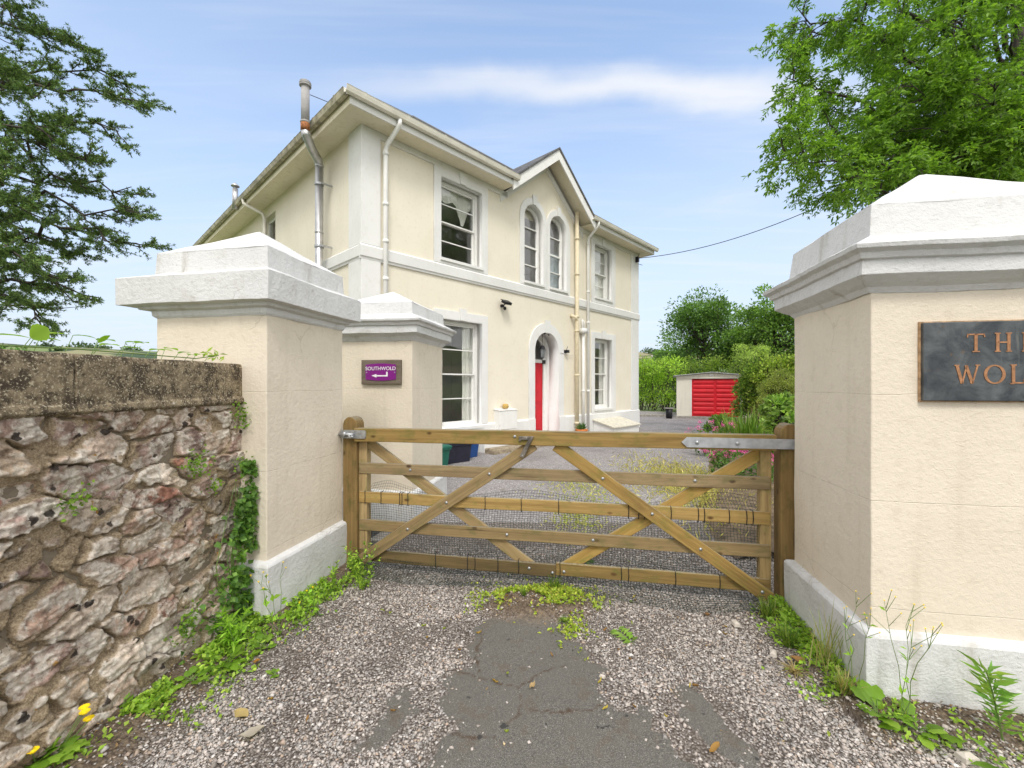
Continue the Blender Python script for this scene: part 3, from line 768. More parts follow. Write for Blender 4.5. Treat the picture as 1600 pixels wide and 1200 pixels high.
def serif_letter(ch, x, z, h):
    """strokes as boxes, thick stems and thin bars with little serifs; returns width"""
    mb = MB(); T = h * 0.145; t = h * 0.075; Y = (-0.0245, -0.021)
    def bar(a, b, w):
        a, b = Vector((a[0], a[1])), Vector((b[0], b[1])); d = (b - a).normalized(); n = Vector((-d.y, d.x)) * w / 2
        mb.prism([(x + p.x, z + p.y) for p in (a - n, b - n, b + n, a + n)], *Y)
    def ser(cx, cz, w=0.2): mb.prism([(x + cx - w * h / 2, z + cz - t * 0.4), (x + cx + w * h / 2, z + cz - t * 0.4), (x + cx + w * h / 2, z + cz + t * 0.4), (x + cx - w * h / 2, z + cz + t * 0.4)], Y[0] - 0.0004, Y[1] - 0.0004)
    if ch == 'T':
        w = 0.82 * h; bar((w / 2, 0), (w / 2, h), T); bar((0, h - t / 2), (w, h - t / 2), t); ser(w / 2, 0, 0.34)
        bar((t / 2, h), (0, h * 0.8), t * 0.8); bar((w - t / 2, h), (w, h * 0.8), t * 0.8)
    elif ch == 'H':
        w = 0.78 * h; bar((T / 2 + 0.06 * h, 0), (T / 2 + 0.06 * h, h), T); bar((w - T / 2 - 0.06 * h, 0), (w - T / 2 - 0.06 * h, h), T); bar((T, h * .5), (w - T, h * .5), t)
        for q in (T / 2 + 0.06 * h, w - T / 2 - 0.06 * h): ser(q, 0, 0.27); ser(q, h, 0.27)
    elif ch == 'E':
        w = 0.62 * h; q = T / 2 + 0.06 * h; bar((q, 0), (q, h), T); ser(q - 0.04 * h, 0); ser(q - 0.04 * h, h)
        for zz, ww in ((t / 2, w), (h * .52, w * .85), (h - t / 2, w * .95)): bar((q, zz), (ww, zz), t)
        bar((w, 0), (w, h * .2), t * .8); bar((w * .95, h), (w * .95, h * .82), t * .8)
    elif ch == 'W':
        w = 1.12 * h
        for a, b, ww in (((0.08, 1), (0.3, 0), T), ((0.3, 0), (0.5, 1), t), ((0.46, 1), (0.72, 0), T), ((0.72, 0), (0.94, 1), t)): bar((a[0] * w, a[1] * h), (b[0] * w, b[1] * h), ww)
        ser(0.08 * w, h, 0.24); ser(0.94 * w, h, 0.22)
    elif ch in 'O':
        w = 0.98 * h; N = 36
        po = [(x + w / 2 + w * .5 * math.cos(a), z + h / 2 + h * .52 * math.sin(a)) for a in np.linspace(0, 2 * math.pi, N, endpoint=False)]
        pi_ = [(x + w / 2 + (w * .5 - T) * math.cos(a + 0.15), z + h / 2 + (h * .52 - t) * math.sin(a + 0.15)) for a in np.linspace(0, 2 * math.pi, N, endpoint=False)]
        vs = [(p[0], Y[0], p[1]) for p in po + pi_] + [(p[0], Y[1], p[1]) for p in po + pi_]
        fs = []
        for i in range(N):
            j = (i + 1) % N; fs += [(i, j, N + j, N + i), (2 * N + i, 3 * N + i, 3 * N + j, 2 * N + j), (i, 2 * N + i, 2 * N + j, j), (N + i, N + j, 3 * N + j, 3 * N + i)]
        mb.add(vs, fs)
    elif ch == 'L':
        w = 0.62 * h; q = T / 2 + 0.06 * h; bar((q, 0), (q, h), T); ser(q, h, 0.27); ser(q - 0.05 * h, 0); bar((q, t / 2), (w, t / 2), t); bar((w, 0), (w, h * .22), t * .8)
    elif ch == 'D':
        w = 0.86 * h; q = T / 2 + 0.06 * h; bar((q, 0), (q, h), T); ser(q - 0.05 * h, 0); ser(q - 0.05 * h, h); N = 20
        aa = np.linspace(-math.pi / 2, math.pi / 2, N); prev = None
        for i in range(N - 1):
            pt = lambda a: (q + 0.1 * h + (w - q - 0.1 * h - T / 2) * math.cos(a), h / 2 + (h / 2 - t / 2) * math.sin(a))
            bar(pt(aa[i]), pt(aa[i + 1]), t + (T - t) * math.cos((aa[i] + aa[i + 1]) / 2))
        bar((q, t / 2), (q + 0.12 * h, t / 2), t); bar((q, h - t / 2), (q + 0.12 * h, h - t / 2), t)
    return mb, w
def word(txt, xc, z, h, gap):
    ws = [serif_letter(c, 0, 0, h)[1] for c in txt]; tot = sum(ws) + gap * (len(txt) - 1); x = xc - tot / 2; mb = MB()
    for c, w in zip(txt, ws):
        m, _ = serif_letter(c, x, z, h); mb.add(m.v, m.f); x += w + gap
    return mb
word('THE', 0.0, 0.043, 0.080, 0.038).build('lettering', 'copper', pq); word('WOLD', 0.0, -0.100, 0.082, 0.018).build('lettering', 'copper', pq)

# ================================================================= STONE WALL
def stone_wall():
    w = thing('stone_wall', 'old rubble stone wall with blackened concrete coping, half covered in lichen', 'wall', (0, 0, 0))
    pts = np.array(WALL_FACE[:3] + [(-2.25, 0.0)], float); seg = np.hypot(*(pts[1:] - pts[:-1]).T); cum = np.concatenate([[0], np.cumsum(seg)])
    a = np.arange(0, cum[-1], 0.0055); b = np.arange(-0.06, 1.40, 0.0055)
    A, B = np.meshgrid(a, b)
    r = np.random.default_rng(12)
    sites = []; z = 0.03
    while z < 1.45:                                       # rough courses, stones of very mixed size
        hgt = r.choice([r.uniform(0.035, 0.07), r.uniform(0.08, 0.13), r.uniform(0.11, 0.17)], p=[0.2, 0.4, 0.4]); x = -0.2 + r.uniform(-0.2, 0)
        while x < cum[-1] + 0.2:
            ln = r.choice([r.uniform(0.05, 0.11), r.uniform(0.12, 0.24), r.uniform(0.22, 0.38)], p=[0.2, 0.45, 0.35]) * (0.75 + hgt * 2.6)
            sites.append((x + ln / 2 + r.normal() * 0.02, z + hgt / 2 + r.normal() * 0.028, r.uniform(0, 1))); x += ln
        z += hgt
    sites = np.array(sites); SX = 0.55
    wa = A + (fbm(A * 6, B * 6, 51, 4) - 0.5) * 0.13; wb = B + (fbm(A * 7 + 30, B * 7, 52, 4) - 0.5) * 0.10
    wb = wb + 0.05 * np.sin(A * 2.0 + 1)
    d1 = np.full(A.shape, 9.0); d2 = np.full(A.shape, 9.0); idx = np.zeros(A.shape, int)
    for i, (sx, sz_, _) in enumerate(sites):
        d = np.hypot((wa - sx) * SX, wb - sz_)
        m = d < d1; d2 = np.where(m, d1, np.minimum(d2, d)); idx = np.where(m, i, idx); d1 = np.where(m, d, d1)
    e = d2 - d1 + 0.012 * (fbm(A * 30, B * 30, 66, 4, 0.6) - 0.5)
    joint = 0.001 + 0.022 * sstep(fbm(A * 6 + 4, B * 6, 53, 3), 0.42, 0.75)
    body = sstep(e, joint * 0.4, joint + 0.008); smear = sstep(fbm(A * 10 + 3, B * 12, 69, 5, 0.6), 0.57, 0.67); body = body * (1 - 0.85 * smear * sstep(0.05 - e, 0.0, 0.03))
    n = len(sites)
    lift = r.uniform(0.010, 0.034, n); tx = r.normal(size=n) * 0.13; tz = r.normal(size=n) * 0.14 + 0.02
    facet = np.abs(fbm(A * 11 + idx * 3.1, B * 16 + idx * 1.7, 54, 5, 0.62) - 0.5) * 1.6
    strat = fbm(A * 7 + idx * 7.7, B * 46 + A * 9, 57, 3)
    D = body * (lift[idx] + (A - sites[idx, 0]) * tx[idx] * 0.6 + (B - sites[idx, 1]) * tz[idx] + 0.040 * (0.25 - facet) + 0.020 * (strat - 0.5)) + (1 - body) * (0.004 + 0.026 * fbm(A * 22, B * 22, 55, 4))
    D += 0.010 * (fbm(A * 45, B * 60, 56, 4, 0.6) - 0.5)
    crev = sstep(fbm(A * 5 + 11, B * 9, 67, 3), 0.56, 0.68) * (1 - sstep(e, 0.002, 0.012)); D -= 0.03 * crev; D -= 0.034 * (1 - sstep(e, 0.0, 0.0075)) * (1 - smear) * sstep(fbm(A * 8 + 2, B * 8, 68, 3), 0.36, 0.56)
    # the wall leans back a touch as it rises and bellies at the foot
    D += 0.05 * (1 - sstep(B, 0.0, 0.5))
    px = np.interp(A, cum, pts[:, 0]); py = np.interp(A, cum, pts[:, 1])
    tg = np.stack([np.interp(A, (cum[1:] + cum[:-1]) / 2, (pts[1:, k] - pts[:-1, k]) / seg) for k in (0, 1)], -1); tg /= np.linalg.norm(tg, axis=-1, keepdims=True)
    nx, ny = -tg[..., 1], tg[..., 0]
    V = np.stack([px + nx * D, py + ny * D, B], -1).reshape(-1, 3)
    k = len(a); i, j = np.meshgrid(np.arange(len(b) - 1), np.arange(k - 1), indexing='ij'); q = (i * k + j).ravel()
    F = np.stack([q, q + 1, q + k + 1, q + k], 1)
    pal = np.array([[0.60, 0.54, 0.475], [0.52, 0.44, 0.38], [0.46, 0.345, 0.29], [0.36, 0.275, 0.255], [0.56, 0.47, 0.375], [0.66, 0.61, 0.55], [0.36, 0.19, 0.15]])
    sc = pal[r.choice(7, n, p=[.22, .20, .15, .10, .18, .11, .04])] * r.uniform(0.8, 1.15, (n, 1))
    hi = sites[:, 1] > 1.08                              # the top courses are redder stone
    sc[hi] = pal[r.choice([1, 2, 3, 3, 6, 4], hi.sum())] * r.uniform(0.85, 1.2, (hi.sum(), 1))
    mor = np.array([0.38, 0.31, 0.22])
    bl = fbm(A * 8 + idx * 5.3, B * 12, 58, 4)[..., None]
    col = sc[idx] * (0.72 + 0.75 * sstep(bl, 0.25, 0.75)); vein = sstep(fbm(A * 16 + idx * 2.3, B * 30 + idx, 59, 5, 0.62), 0.40, 0.62)[..., None]; col = col * (0.78 + 0.22 * vein) + np.array([0.08, 0.05, 0.03]) * 0.6 * (1 - vein)
    col = mor + (col - mor) * body[..., None]
    t = NT('rubble_stone'); v = t.co(); c = t.attr('Col')
    c = t.mix(t.rng(t.noise(v, 22, 8, 0.75), 0.34, 0.66), t.mix(1.0, c, (0.52, 0.47, 0.43), 'MULTIPLY'), t.mix(1.0, c, (1.26, 1.23, 1.2), 'MULTIPLY'))
    bd = t.rng(t.attr('body', 'Fac'), 0.5, 0.9)
    gr = t.rng(t.noise(v, 140, 4, 0.7), 0.35, 0.65)
    mg = t.mix(gr, (0.20, 0.15, 0.095), (0.50, 0.42, 0.30))
    c = t.mix(t.math('MULTIPLY', t.math('SUBTRACT', 1.0, bd), 0.75), c, mg)
    wl_ = t.math('MULTIPLY', t.rng(t.noise(v, 8, 7, 0.72, 0.4), 0.44, 0.56), bd)
    c = t.mix(t.math('MULTIPLY', wl_, 0.85), c, t.mix(t.rng(t.noise(v, 45, 4), 0.4, 0.6), (0.54, 0.49, 0.425), (0.80, 0.77, 0.71)))
    vs = t.n.new('ShaderNodeTexVoronoi'); vs.inputs['Scale'].default_value = 19
    wv = t.n.new('ShaderNodeVectorMath'); wv.operation = 'ADD'; nzc = t.n.new('ShaderNodeTexNoise'); nzc.inputs['Scale'].default_value = 60; t.l.new(v, nzc.inputs['Vector'])
    ws = t.n.new('ShaderNodeVectorMath'); ws.operation = 'SCALE'; ws.inputs['Scale'].default_value = 0.02; t.l.new(nzc.outputs['Color'], ws.inputs[0])
    t.l.new(v, wv.inputs[0]); t.l.new(ws.outputs[0], wv.inputs[1]); t.l.new(wv.outputs[0], vs.inputs['Vector'])
    sp2 = t.n.new('ShaderNodeSeparateColor'); t.l.new(vs.outputs['Color'], sp2.inputs[0])
    spot = t.math('MULTIPLY', t.math('MULTIPLY', t.rng(t.math('MULTIPLY', vs.outputs['Distance'], 1.0), 0.42, 0.30), t.math('GREATER_THAN', sp2.outputs[0], 0.89)), bd)
    c = t.mix(t.math('MULTIPLY', spot, 0.93), c, (0.035, 0.028, 0.026))
    c = t.mix(t.math('MULTIPLY', t.rng(t.noise(v, 5, 6, 0.75, 0.5), 0.55, 0.70), 0.6), c, (0.15, 0.095, 0.065))
    c = t.mix(t.math('MULTIPLY', t.rng(t.noise(v, 19, 4), 0.68, 0.72), 0.85), c, (0.46, 0.26, 0.06))
    c = t.mix(t.math('MULTIPLY', t.rng(t.noise(v, 110, 4, 0.7), 0.58, 0.68), 0.5), c, (0.08, 0.06, 0.045))
    c = t.mix(1.0, c, (1.03, 0.99, 0.935), 'MULTIPLY')
    nb = t.bump(t.noise(v, 60, 8, 0.72), 0.014)
    np_mesh('stonework', V, F, t.done(c, 0.92, nb, 0, 0.15), col.reshape(-1, 3), w, True, {'body': body.ravel()})
    # the core behind the face, and the end towards the pillar
    core = MB(); th = 0.42
    ring = [(p[0], p[1]) for p in pts] + [(p[0] - th, p[1]) for p in pts[::-1]]
    core.prism(ring, -0.1, 1.39, 'z'); core.build('core', simple('wall_core', (0.2, 0.165, 0.12), 0.95, bump=0.01, bscale=40), w)
    # coping: two long cast lengths with a projecting bed
    t = NT('old_concrete'); v = t.co()
    c = t.mix(t.rng(t.noise(v, 26, 6, 0.7), 0.3, 0.7), (0.12, 0.092, 0.06), (0.36, 0.29, 0.19))
    c = t.mix(t.math('MULTIPLY', t.rng(t.noise(v, 11, 8, 0.8), 0.48, 0.56), 0.85), c, (0.055, 0.042, 0.032))
    c = t.mix(t.rng(t.noise(v, 120, 3), 0.56, 0.64), c, (0.48, 0.42, 0.30))
    c = t.mix(t.rng(t.noise(v, 13, 3), 0.70, 0.73), c, (0.60, 0.57, 0.50))
    c = t.mix(t.rng(t.noise(v, 11, 2), 0.745, 0.77), c, (0.55, 0.30, 0.03))
    M['coping'] = t.done(c, 0.95, t.bump(t.noise(v, 60, 7, 0.7), 0.012), 0, 0.15)
    for lo, hi in ((0.0, 0.98), (0.985, cum[-1])):
        aa = np.linspace(lo, hi, 40); mb = MB(); vs, fs = [], []
        prof = [(0.03, 1.372), (0.052, 1.385), (0.048, 1.412), (0.036, 1.42), (0.036, 1.60), (0.028, 1.625), (-0.2, 1.636), (-0.44, 1.625), (-0.45, 1.385)]
        for s in aa:
            x = np.interp(s, cum, pts[:, 0]); y = np.interp(s, cum, pts[:, 1])
            for o, z in prof:
                wv = mnoise.noise(Vector((s * 9, z * 14, o * 9))) * 0.006
                vs.append((x + o + wv, y, z + wv * 0.6))
        k = len(prof)
        for i in range(len(aa) - 1):
            for j in range(k): fs.append((i * k + j, i * k + (j + 1) % k, (i + 1) * k + (j + 1) % k, (i + 1) * k + j))
        fs += [tuple(range(k)), tuple(range((len(aa) - 1) * k, len(aa) * k))]
        mb.add(vs, fs).build('coping', 'coping', w, bevel=0.006)
    return w
stone_wall()

# ================================================================= HOUSE (local x along the front, -y out of the front)
HA = math.atan2(0.727, 0.687)
HO = (-2.63, 7.46)
house = thing('house', 'large cream rendered two storey villa with white trim, arched windows and red front door', 'house', (HO[0], HO[1], 0), HA)
LN, DP, EV = 10.24, 13.0, 6.05
WIN = [  # name, x0, x1, z0, z1, surround left/right/top
    ('upper', 1.69, 2.83, 4.08, 5.75, 1.52, 3.00, 5.92, 3.97),
    ('lower', 1.69, 2.83, 0.58, 2.85, 1.52, 3.00, 3.03, 0.62),
    ('upper', 7.44, 8.45, 4.14, 5.77, 7.27, 8.66, 5.92, 3.97),
    ('lower', 7.44, 8.45, 0.74, 2.90, 7.27, 8.68, 3.08, 0.62)]
ARW = [(4.24, 5.00), (5.26, 6.02)]
GAB0, GAB1, GABX, GABZ = 3.66, 6.58, 5.12, 7.28
outer = [(0, 0), (LN, 0), (LN, EV), (GAB1, EV), (GABX, GABZ), (GAB0, EV), (0, EV)]
holes = [rect(w[1], w[2], w[3], w[4]) for w in WIN] + [arch(a, b, 4.06, 6.05) for a, b in ARW] + [arch(4.64, 5.65, 0.03, 2.86)]
finish('front_wall', plate(outer, holes, 0, 0.3), 'cream', house)
# left flank seen beside the pillar, with its own window
sm = plate([(0, 0), (DP, 0), (DP, EV), (0, EV)], [rect(4.12, 5.05, 4.1, 5.78)], 0, 0.3)
sm.transform(Matrix(((0, 1, 0, 0), (1, 0, 0, 0), (0, 0, 1, 0), (0, 0, 0, 1))) )
sm.transform(Matrix.Translation((0.0, 0.302, 0))); finish('side_wall', sm, 'cream', house)
pieces('rear_wall', 'cream', house, [(LN - 0.3, LN, 0.302, DP, 0, EV), (0.302, LN - 0.302, DP - 0.3, DP, 0, EV)])
rm = MB()                                                 # dim rooms behind the glass: floors, back and cross walls
rm.box(0.31, LN - 0.31, 2.6, 2.7, 0, EV).box(0.31, LN - 0.31, 0.31, 2.59, 3.2, 3.45).box(0.31, LN - 0.31, 0.31, 2.59, -0.02, 0.02).box(0.31, LN - 0.31, 0.31, 2.59, EV - 0.08, EV - 0.02)
for x in (4.05, 6.25): rm.box(x, x + 0.12, 0.31, 2.59, 0.03, 3.19).box(x, x + 0.12, 0.31, 2.59, 3.46, EV - 0.09)
rm.build('interior', 'room', house)
pf = MB().box(3.0, 3.26, 2.56, 2.598, 1.42, 1.80).build('wall_picture', 'black', house)
MB().box(3.05, 3.21, 2.552, 2.5595, 1.48, 1.74).build('print', simple('print', (0.35, 0.35, 0.33)), pf)
MB().box(2.3, 3.6, 2.50, 2.598, 0.25, 0.85).build('radiator', simple('radiator', (0.45, 0.47, 0.43)), house)

# plinth, string course, pilasters, frieze
pb = [(0, -0.05), (0, -0.06)]
def plinth_run(x0, x1):
    mb = MB(); mb.prism([(-0.055, -0.05), (0.0, -0.05), (0.0, 0.625), (-0.02, 0.62), (-0.055, 0.585)], x0, x1, 'x'); return mb
pl = plinth_run(-0.055, 4.42)
pl.build('plinth', 'house_white', house); plinth_run(5.87, LN + 0.055).build('plinth', 'house_white', house)
MB().box(-0.055, -0.001, 0.0, DP, -0.05, 0.61).build('plinth', 'house_white', house)
sc_ = MB()
sc_.prism([(0.0, 3.70), (-0.03, 3.70), (-0.035, 3.735), (-0.055, 3.75), (-0.06, 3.93), (-0.03, 3.965), (0.0, 3.97)], -0.06, LN + 0.06, 'x')
sc_.build('string_course', 'house_white', house)
ms = MB(); ms.prism([(0.0, 3.70), (-0.03, 3.70), (-0.035, 3.735), (-0.055, 3.75), (-0.06, 3.93), (-0.03, 3.965), (0.0, 3.97)], 0.0005, DP, 'x')
ms.v = [(v[1], v[0], v[2]) for v in ms.v]; ms.build('string_course', 'house_white', house)
for z0, z1 in ((0.626, 3.699), (3.971, 6.045)):
    MB().box(-0.03, 0.34, -0.03, 0.0, z0, z1).box(-0.03, 0.0, 0.0005, 0.46, z0, z1).build('corner_pilaster', 'house_white', house, bevel=0.004)
    MB().box(9.74, LN + 0.03, -0.03, 0.0, z0, z1).build('corner_pilaster', 'house_white', house, bevel=0.004)
pieces('frieze', 'house_white', house, [(0.341, 3.66, -0.026, 0.0, 5.925, 6.046), (6.58, 9.739, -0.026, 0.0, 5.925, 6.046)])

# ---- roof: front hipped range, rear hipped range, gable
OV = 0.40; E0 = 6.24
def hip(x0, x1, y0, y1, z, rise):
    d = (y1 - y0) / 2; ym = (y0 + y1) / 2
    return [(x0, y0, z), (x1, y0, z), (x1, y1, z), (x0, y1, z), (x0 + d, ym, z + rise), (x1 - d, ym, z + rise)], [(0, 1, 5, 4), (1, 2, 5), (2, 3, 4, 5), (3, 0, 4), (3, 2, 1, 0)]
rf = MB(); 
x0_, x1_, y0_, y1_ = -OV - 0.03, LN + OV + 0.03, -OV - 0.03, 6.5; d_ = (y1_ - y0_) / 2
yv = y0_ + (7.46 - E0) / 2.62 * d_                        # where the gable ridge meets the main slope
rf.add([(x0_, y0_, E0), (3.50, y0_, E0), (5.12, yv, 7.46), (6.74, y0_, E0), (x1_, y0_, E0), (x1_, y1_, E0), (x0_, y1_, E0), (x0_ + d_, y0_ + d_, E0 + 2.62), (x1_ - d_, y0_ + d_, E0 + 2.62)],
       [(0, 1, 2, 3, 4, 8, 7), (4, 5, 8), (5, 6, 7, 8), (6, 0, 7)])
rf.add(*hip(-OV - 0.03, LN + OV + 0.03, 6.52, DP + OV, E0, 2.3))
rf.build('roof', 'slate', house)
rid = MB()
rid.tube([(3.02, 3.03, 8.86), (7.2, 3.03, 8.86)], 0.06, 8)
rid.tube([(-OV - 0.02, -OV - 0.02, E0 + 0.03), (3.02, 3.03, 8.86)], 0.045, 6)
rid.tube([(LN + OV + 0.02, -OV - 0.02, E0 + 0.03), (7.2, 3.03, 8.86)], 0.045, 6)
rid.build('ridge_tiles', simple('ridge_lead', (0.16, 0.16, 0.165), 0.7), house)
# soffit boards and fascia
pieces('soffit', 'soffit', house, [(-OV, 3.50, -OV, 0.0, 6.05, 6.07), (6.72, LN + OV, -OV, 0.0, 6.05, 6.07), (-OV, 0.0, 0.0005, DP + OV, 6.05, 6.07), (LN, LN + OV, 0.0005, DP + OV, 6.05, 6.07)])
pieces('fascia', 'house_white', house, [(-OV - 0.022, 3.50, -OV - 0.022, -OV - 0.0005, 6.035, 6.215), (6.72, LN + OV + 0.022, -OV - 0.022, -OV - 0.0005, 6.035, 6.215), (LN + OV + 0.0005, LN + OV + 0.022, -OV, DP, 6.035, 6.215)])
MB().box(-OV - 0.022, -OV - 0.0005, -OV, DP + OV, 6.035, 6.215).build('fascia', 'soffit', house)
def gutter(p0, p1, out, name_mat='upvc'):
    """half-round gutter with a rolled lip along the eaves"""
    mb = MB(); prof = [(0.0, 0.0), (0.0, -0.055), (0.025, -0.085), (0.06, -0.092), (0.095, -0.075), (0.11, -0.03), (0.118, 0.0), (0.125, 0.012), (0.108, 0.012), (0.10, -0.03), (0.085, -0.062), (0.06, -0.075), (0.03, -0.07), (0.012, -0.05), (0.012, 0.0)]
    a, b = Vector(p0), Vector(p1); o = Vector(out)
    vs = [a + o * q[0] + Vector((0, 0, q[1])) for q in prof] + [b + o * q[0] + Vector((0, 0, q[1])) for q in prof]
    k = len(prof); fs = [tuple(range(k)), tuple(range(2 * k - 1, k - 1, -1))] + [(i, (i + 1) % k, k + (i + 1) % k, k + i) for i in range(k)]
    mb.add(vs, fs)
    L_ = (b - a).length; d = (b - a).normalized(); n = int(L_ / 0.9)
    for i in range(n + 1):                                # joint collars
        c = a + d * (L_ * (i + 0.35) / (n + 1))
        vs = [c + d * s + o * (q[0] * 1.06 - 0.002) + Vector((0, 0, q[1] * 1.08 + 0.003)) for s in (0, 0.05) for q in prof]
        mb.add(vs, fs)
    return mb.build('gutter', name_mat, house)
ye = -OV - 0.023
gutter((-OV - 0.13, ye, 6.235), (3.56, ye, 6.235), (0, -1, 0))
gutter((6.66, ye, 6.235), (LN + OV + 0.13, ye, 6.235), (0, -1, 0))
gutter((-OV - 0.023, ye, 6.235), (-OV - 0.023, DP + OV, 6.235), (-1, 0, 0), simple('old_gutter', (0.40, 0.37, 0.27), 0.6, var=0.35, scale=7))
# gable: slate slopes, boarded verge, raking frieze
pit = math.atan2(7.50 - 6.17, 5.12 - 3.42); ca, sa = math.cos(pit), math.sin(pit)
GXL, GXR = 3.42, 6.82
def rake(off0, off1, y0, y1, ext=0.0):
    """a board under both slopes between normal offsets off0 and off1 (measured down from the apex line)"""
    out = []
    for sgn in (-1, 1):
        ap = (5.12, 7.50); ft = (5.12 + sgn * (1.70 + ext), 7.50 - math.tan(pit) * (1.70 + ext))
        v0, v1 = off0 / ca, off1 / ca
        out.append(MB().prism([(ap[0], ap[1] - v0), (ft[0], ft[1] - v0), (ft[0], ft[1] - v1), (ap[0], ap[1] - v1)], y0, y1))
    return out
for m in rake(-0.045, 0.0, -OV - 0.07, 2.3, 0.05): m.build('gable_roof', 'slate', house)
for m in rake(0.002, 0.05, -OV - 0.012, 2.0): m.build('gable_soffit', 'house_white', house)
for m in rake(0.003, 0.20, -OV - 0.045, -OV - 0.013): m.build('bargeboard', 'gloss_white', house)
for m in rake(0.19, 0.32, -0.026, -0.0): m.build('raking_frieze', 'house_white', house)
for m in rake(0.052, 0.06, -OV - 0.012, -0.0): m.build('verge_lining', 'soffit', house)

# ---- windows
def keystone(xc, z0, z1, wb=0.075, wt=0.10): return MB().prism([(xc - wb, z0), (xc + wb, z0), (xc + wt, z1), (xc - wt, z1)], -0.062, -0.036)
def sash_window(x0, x1, z0, z1, sx0, sx1, szt, szb, curtain):
    yf = 0.13
    fr = MB(); b = 0.07
    fr.box(x0, x0 + b, yf, yf + 0.14, z0, z1).box(x1 - b, x1, yf, yf + 0.14, z0, z1).box(x0 + b, x1 - b, yf, yf + 0.14, z1 - b, z1).box(x0 + b, x1 - b, yf, yf + 0.14, z0, z0 + 0.06)
    xa, xb = x0 + b, x1 - b; za, zb = z0 + 0.06, z1 - b; zm = (za + zb) / 2
    st = 0.035
    for (a, c, yy) in ((zm - 0.015, zb, yf + 0.03), (za, zm + 0.015, yf + 0.075)):
        fr.box(xa, xa + st, yy, yy + 0.04, a, c).box(xb - st, xb, yy, yy + 0.04, a, c).box(xa + st, xb - st, yy, yy + 0.04, c - 0.035, c).box(xa + st, xb - st, yy, yy + 0.04, a, a + (0.05 if a == za else 0.03))
        mid = (a + c) / 2; fr.box(xa + st, xb - st, yy + 0.008, yy + 0.034, mid - 0.011, mid + 0.011)
    w = fr.build('window', 'gloss_white', house)
    MB().box(xa + 0.01, xb - 0.01, yf + 0.048, yf + 0.052, zm, zb - 0.01).build('pane', 'glass', w)
    MB().box(xa + 0.01, xb - 0.01, yf + 0.093, yf + 0.097, za + 0.01, zm).build('pane', 'glass', w)
    me = plate([(sx0, szb), (sx1, szb), (sx1, szt), (sx0, szt)], [rect(x0, x1, z0, z1)], -0.036, -0.0)
    finish('surround', me, 'house_white', w, bevel=0.004)
    finish('reveal', plate(rect(x0, x1, z0, z1), [rect(x0 + 0.006, x1 - 0.006, z0 + 0.004, z1 - 0.006)], -0.034, yf - 0.001), 'house_white', w)
    keystone((x0 + x1) / 2, z1 - 0.0, szt + 0.07).build('keystone', 'house_white', w)
    MB().box(x0 - 0.02, x1 + 0.02, -0.07, yf, z0 - 0.05, z0 + 0.008).build('sill', 'house_white', w)
    if curtain:
        for (cx0, cx1, cz0, cz1, swag) in curtain:
            n = 26; vs, fs = [], []
            for i in range(n + 1):
                u = i / n; x = cx0 + (cx1 - cx0) * u; y = yf + 0.145 + 0.016 * math.sin(u * (cx1 - cx0) * 60) + 0.006 * math.sin(u * 23)
                zb_ = cz0 + (swag(u) if swag else 0)
                for k in range(7): vs.append((x, y + 0.01 * math.sin(k * 2.1 + u * 9), zb_ + (cz1 - zb_) * k / 6))
            for i in range(n):
                for k in range(6): fs.append((i * 7 + k, (i + 1) * 7 + k, (i + 1) * 7 + k + 1, i * 7 + k + 1))
            MB().add(vs, fs).build('curtain', 'curtain', w, True)
    return w
CT = [[(1.71, 2.81, 5.2, 5.745, lambda u: 0.26 - 0.46 * math.exp(-((u - 0.72) / 0.13) ** 2) - 0.08 * math.exp(-((u - 0.3) / 0.12) ** 2))],
      [(2.50, 2.82, 0.62, 2.84, None)],
      [(7.46, 8.44, 4.25, 5.76, None)],
      [(8.16, 8.44, 0.78, 2.89, None)]]
for w_, c_ in zip(WIN, CT): sash_window(*w_[1:], c_)
M['blind'] = simple('window_blind', (0.55, 0.50, 0.40), 0.9)
def arch_window(x0, x1, so0, so1, key=True):
    yf = 0.13; z0, zt = 4.06, 6.05; r = (x1 - x0) / 2; xc = (x0 + x1) / 2
    w = finish('window', plate(arch(x0, x1, z0, zt), [arch(x0 + 0.07, x1 - 0.07, z0 + 0.07, zt - 0.07)], yf, yf + 0.1), 'gloss_white', house)
    for zz, h in ((4.55, 0.012), (5.02, 0.022), (5.50, 0.012)): MB().box(x0 + 0.07, x1 - 0.07, yf + 0.02, yf + 0.06, zz - h, zz + h).build('glazing_bar', 'gloss_white', w)
    finish('reveal', plate(arch(x0, x1, z0, zt, 28), [arch(x0 + 0.006, x1 - 0.006, z0 + 0.004, zt - 0.006, 28)], -0.034, yf - 0.001), 'house_white', w)
    finish('pane', plate(arch(x0 + 0.06, x1 - 0.06, z0 + 0.05, zt - 0.06), [], yf + 0.065, yf + 0.069), 'glass', w)
    finish('surround', plate(arch(so0, so1, 3.972, zt + 0.155), [arch(x0, x1, z0, zt)], -0.036, 0.0), 'house_white', w, bevel=0.004)
    keystone(xc, zt - 0.01, zt + 0.23, 0.06, 0.085).build('keystone', 'house_white', w)
    MB().box(x0 - 0.02, x1 + 0.02, -0.075, yf, z0 - 0.05, z0 + 0.008).build('sill', 'house_white', w)
    return w
wa_ = arch_window(4.24, 5.00, 4.09, 5.125)
MB().box(4.26, 4.98, 0.25, 0.26, 5.78, 6.02).build('blind', 'blind', wa_)
wb_ = arch_window(5.26, 6.02, 5.135, 6.17)
MB().box(5.28, 6.00, 0.25, 0.26, 4.1, 5.12).build('blind', simple('blue_grey_curtain', (0.25, 0.30, 0.32), 0.9), wb_)
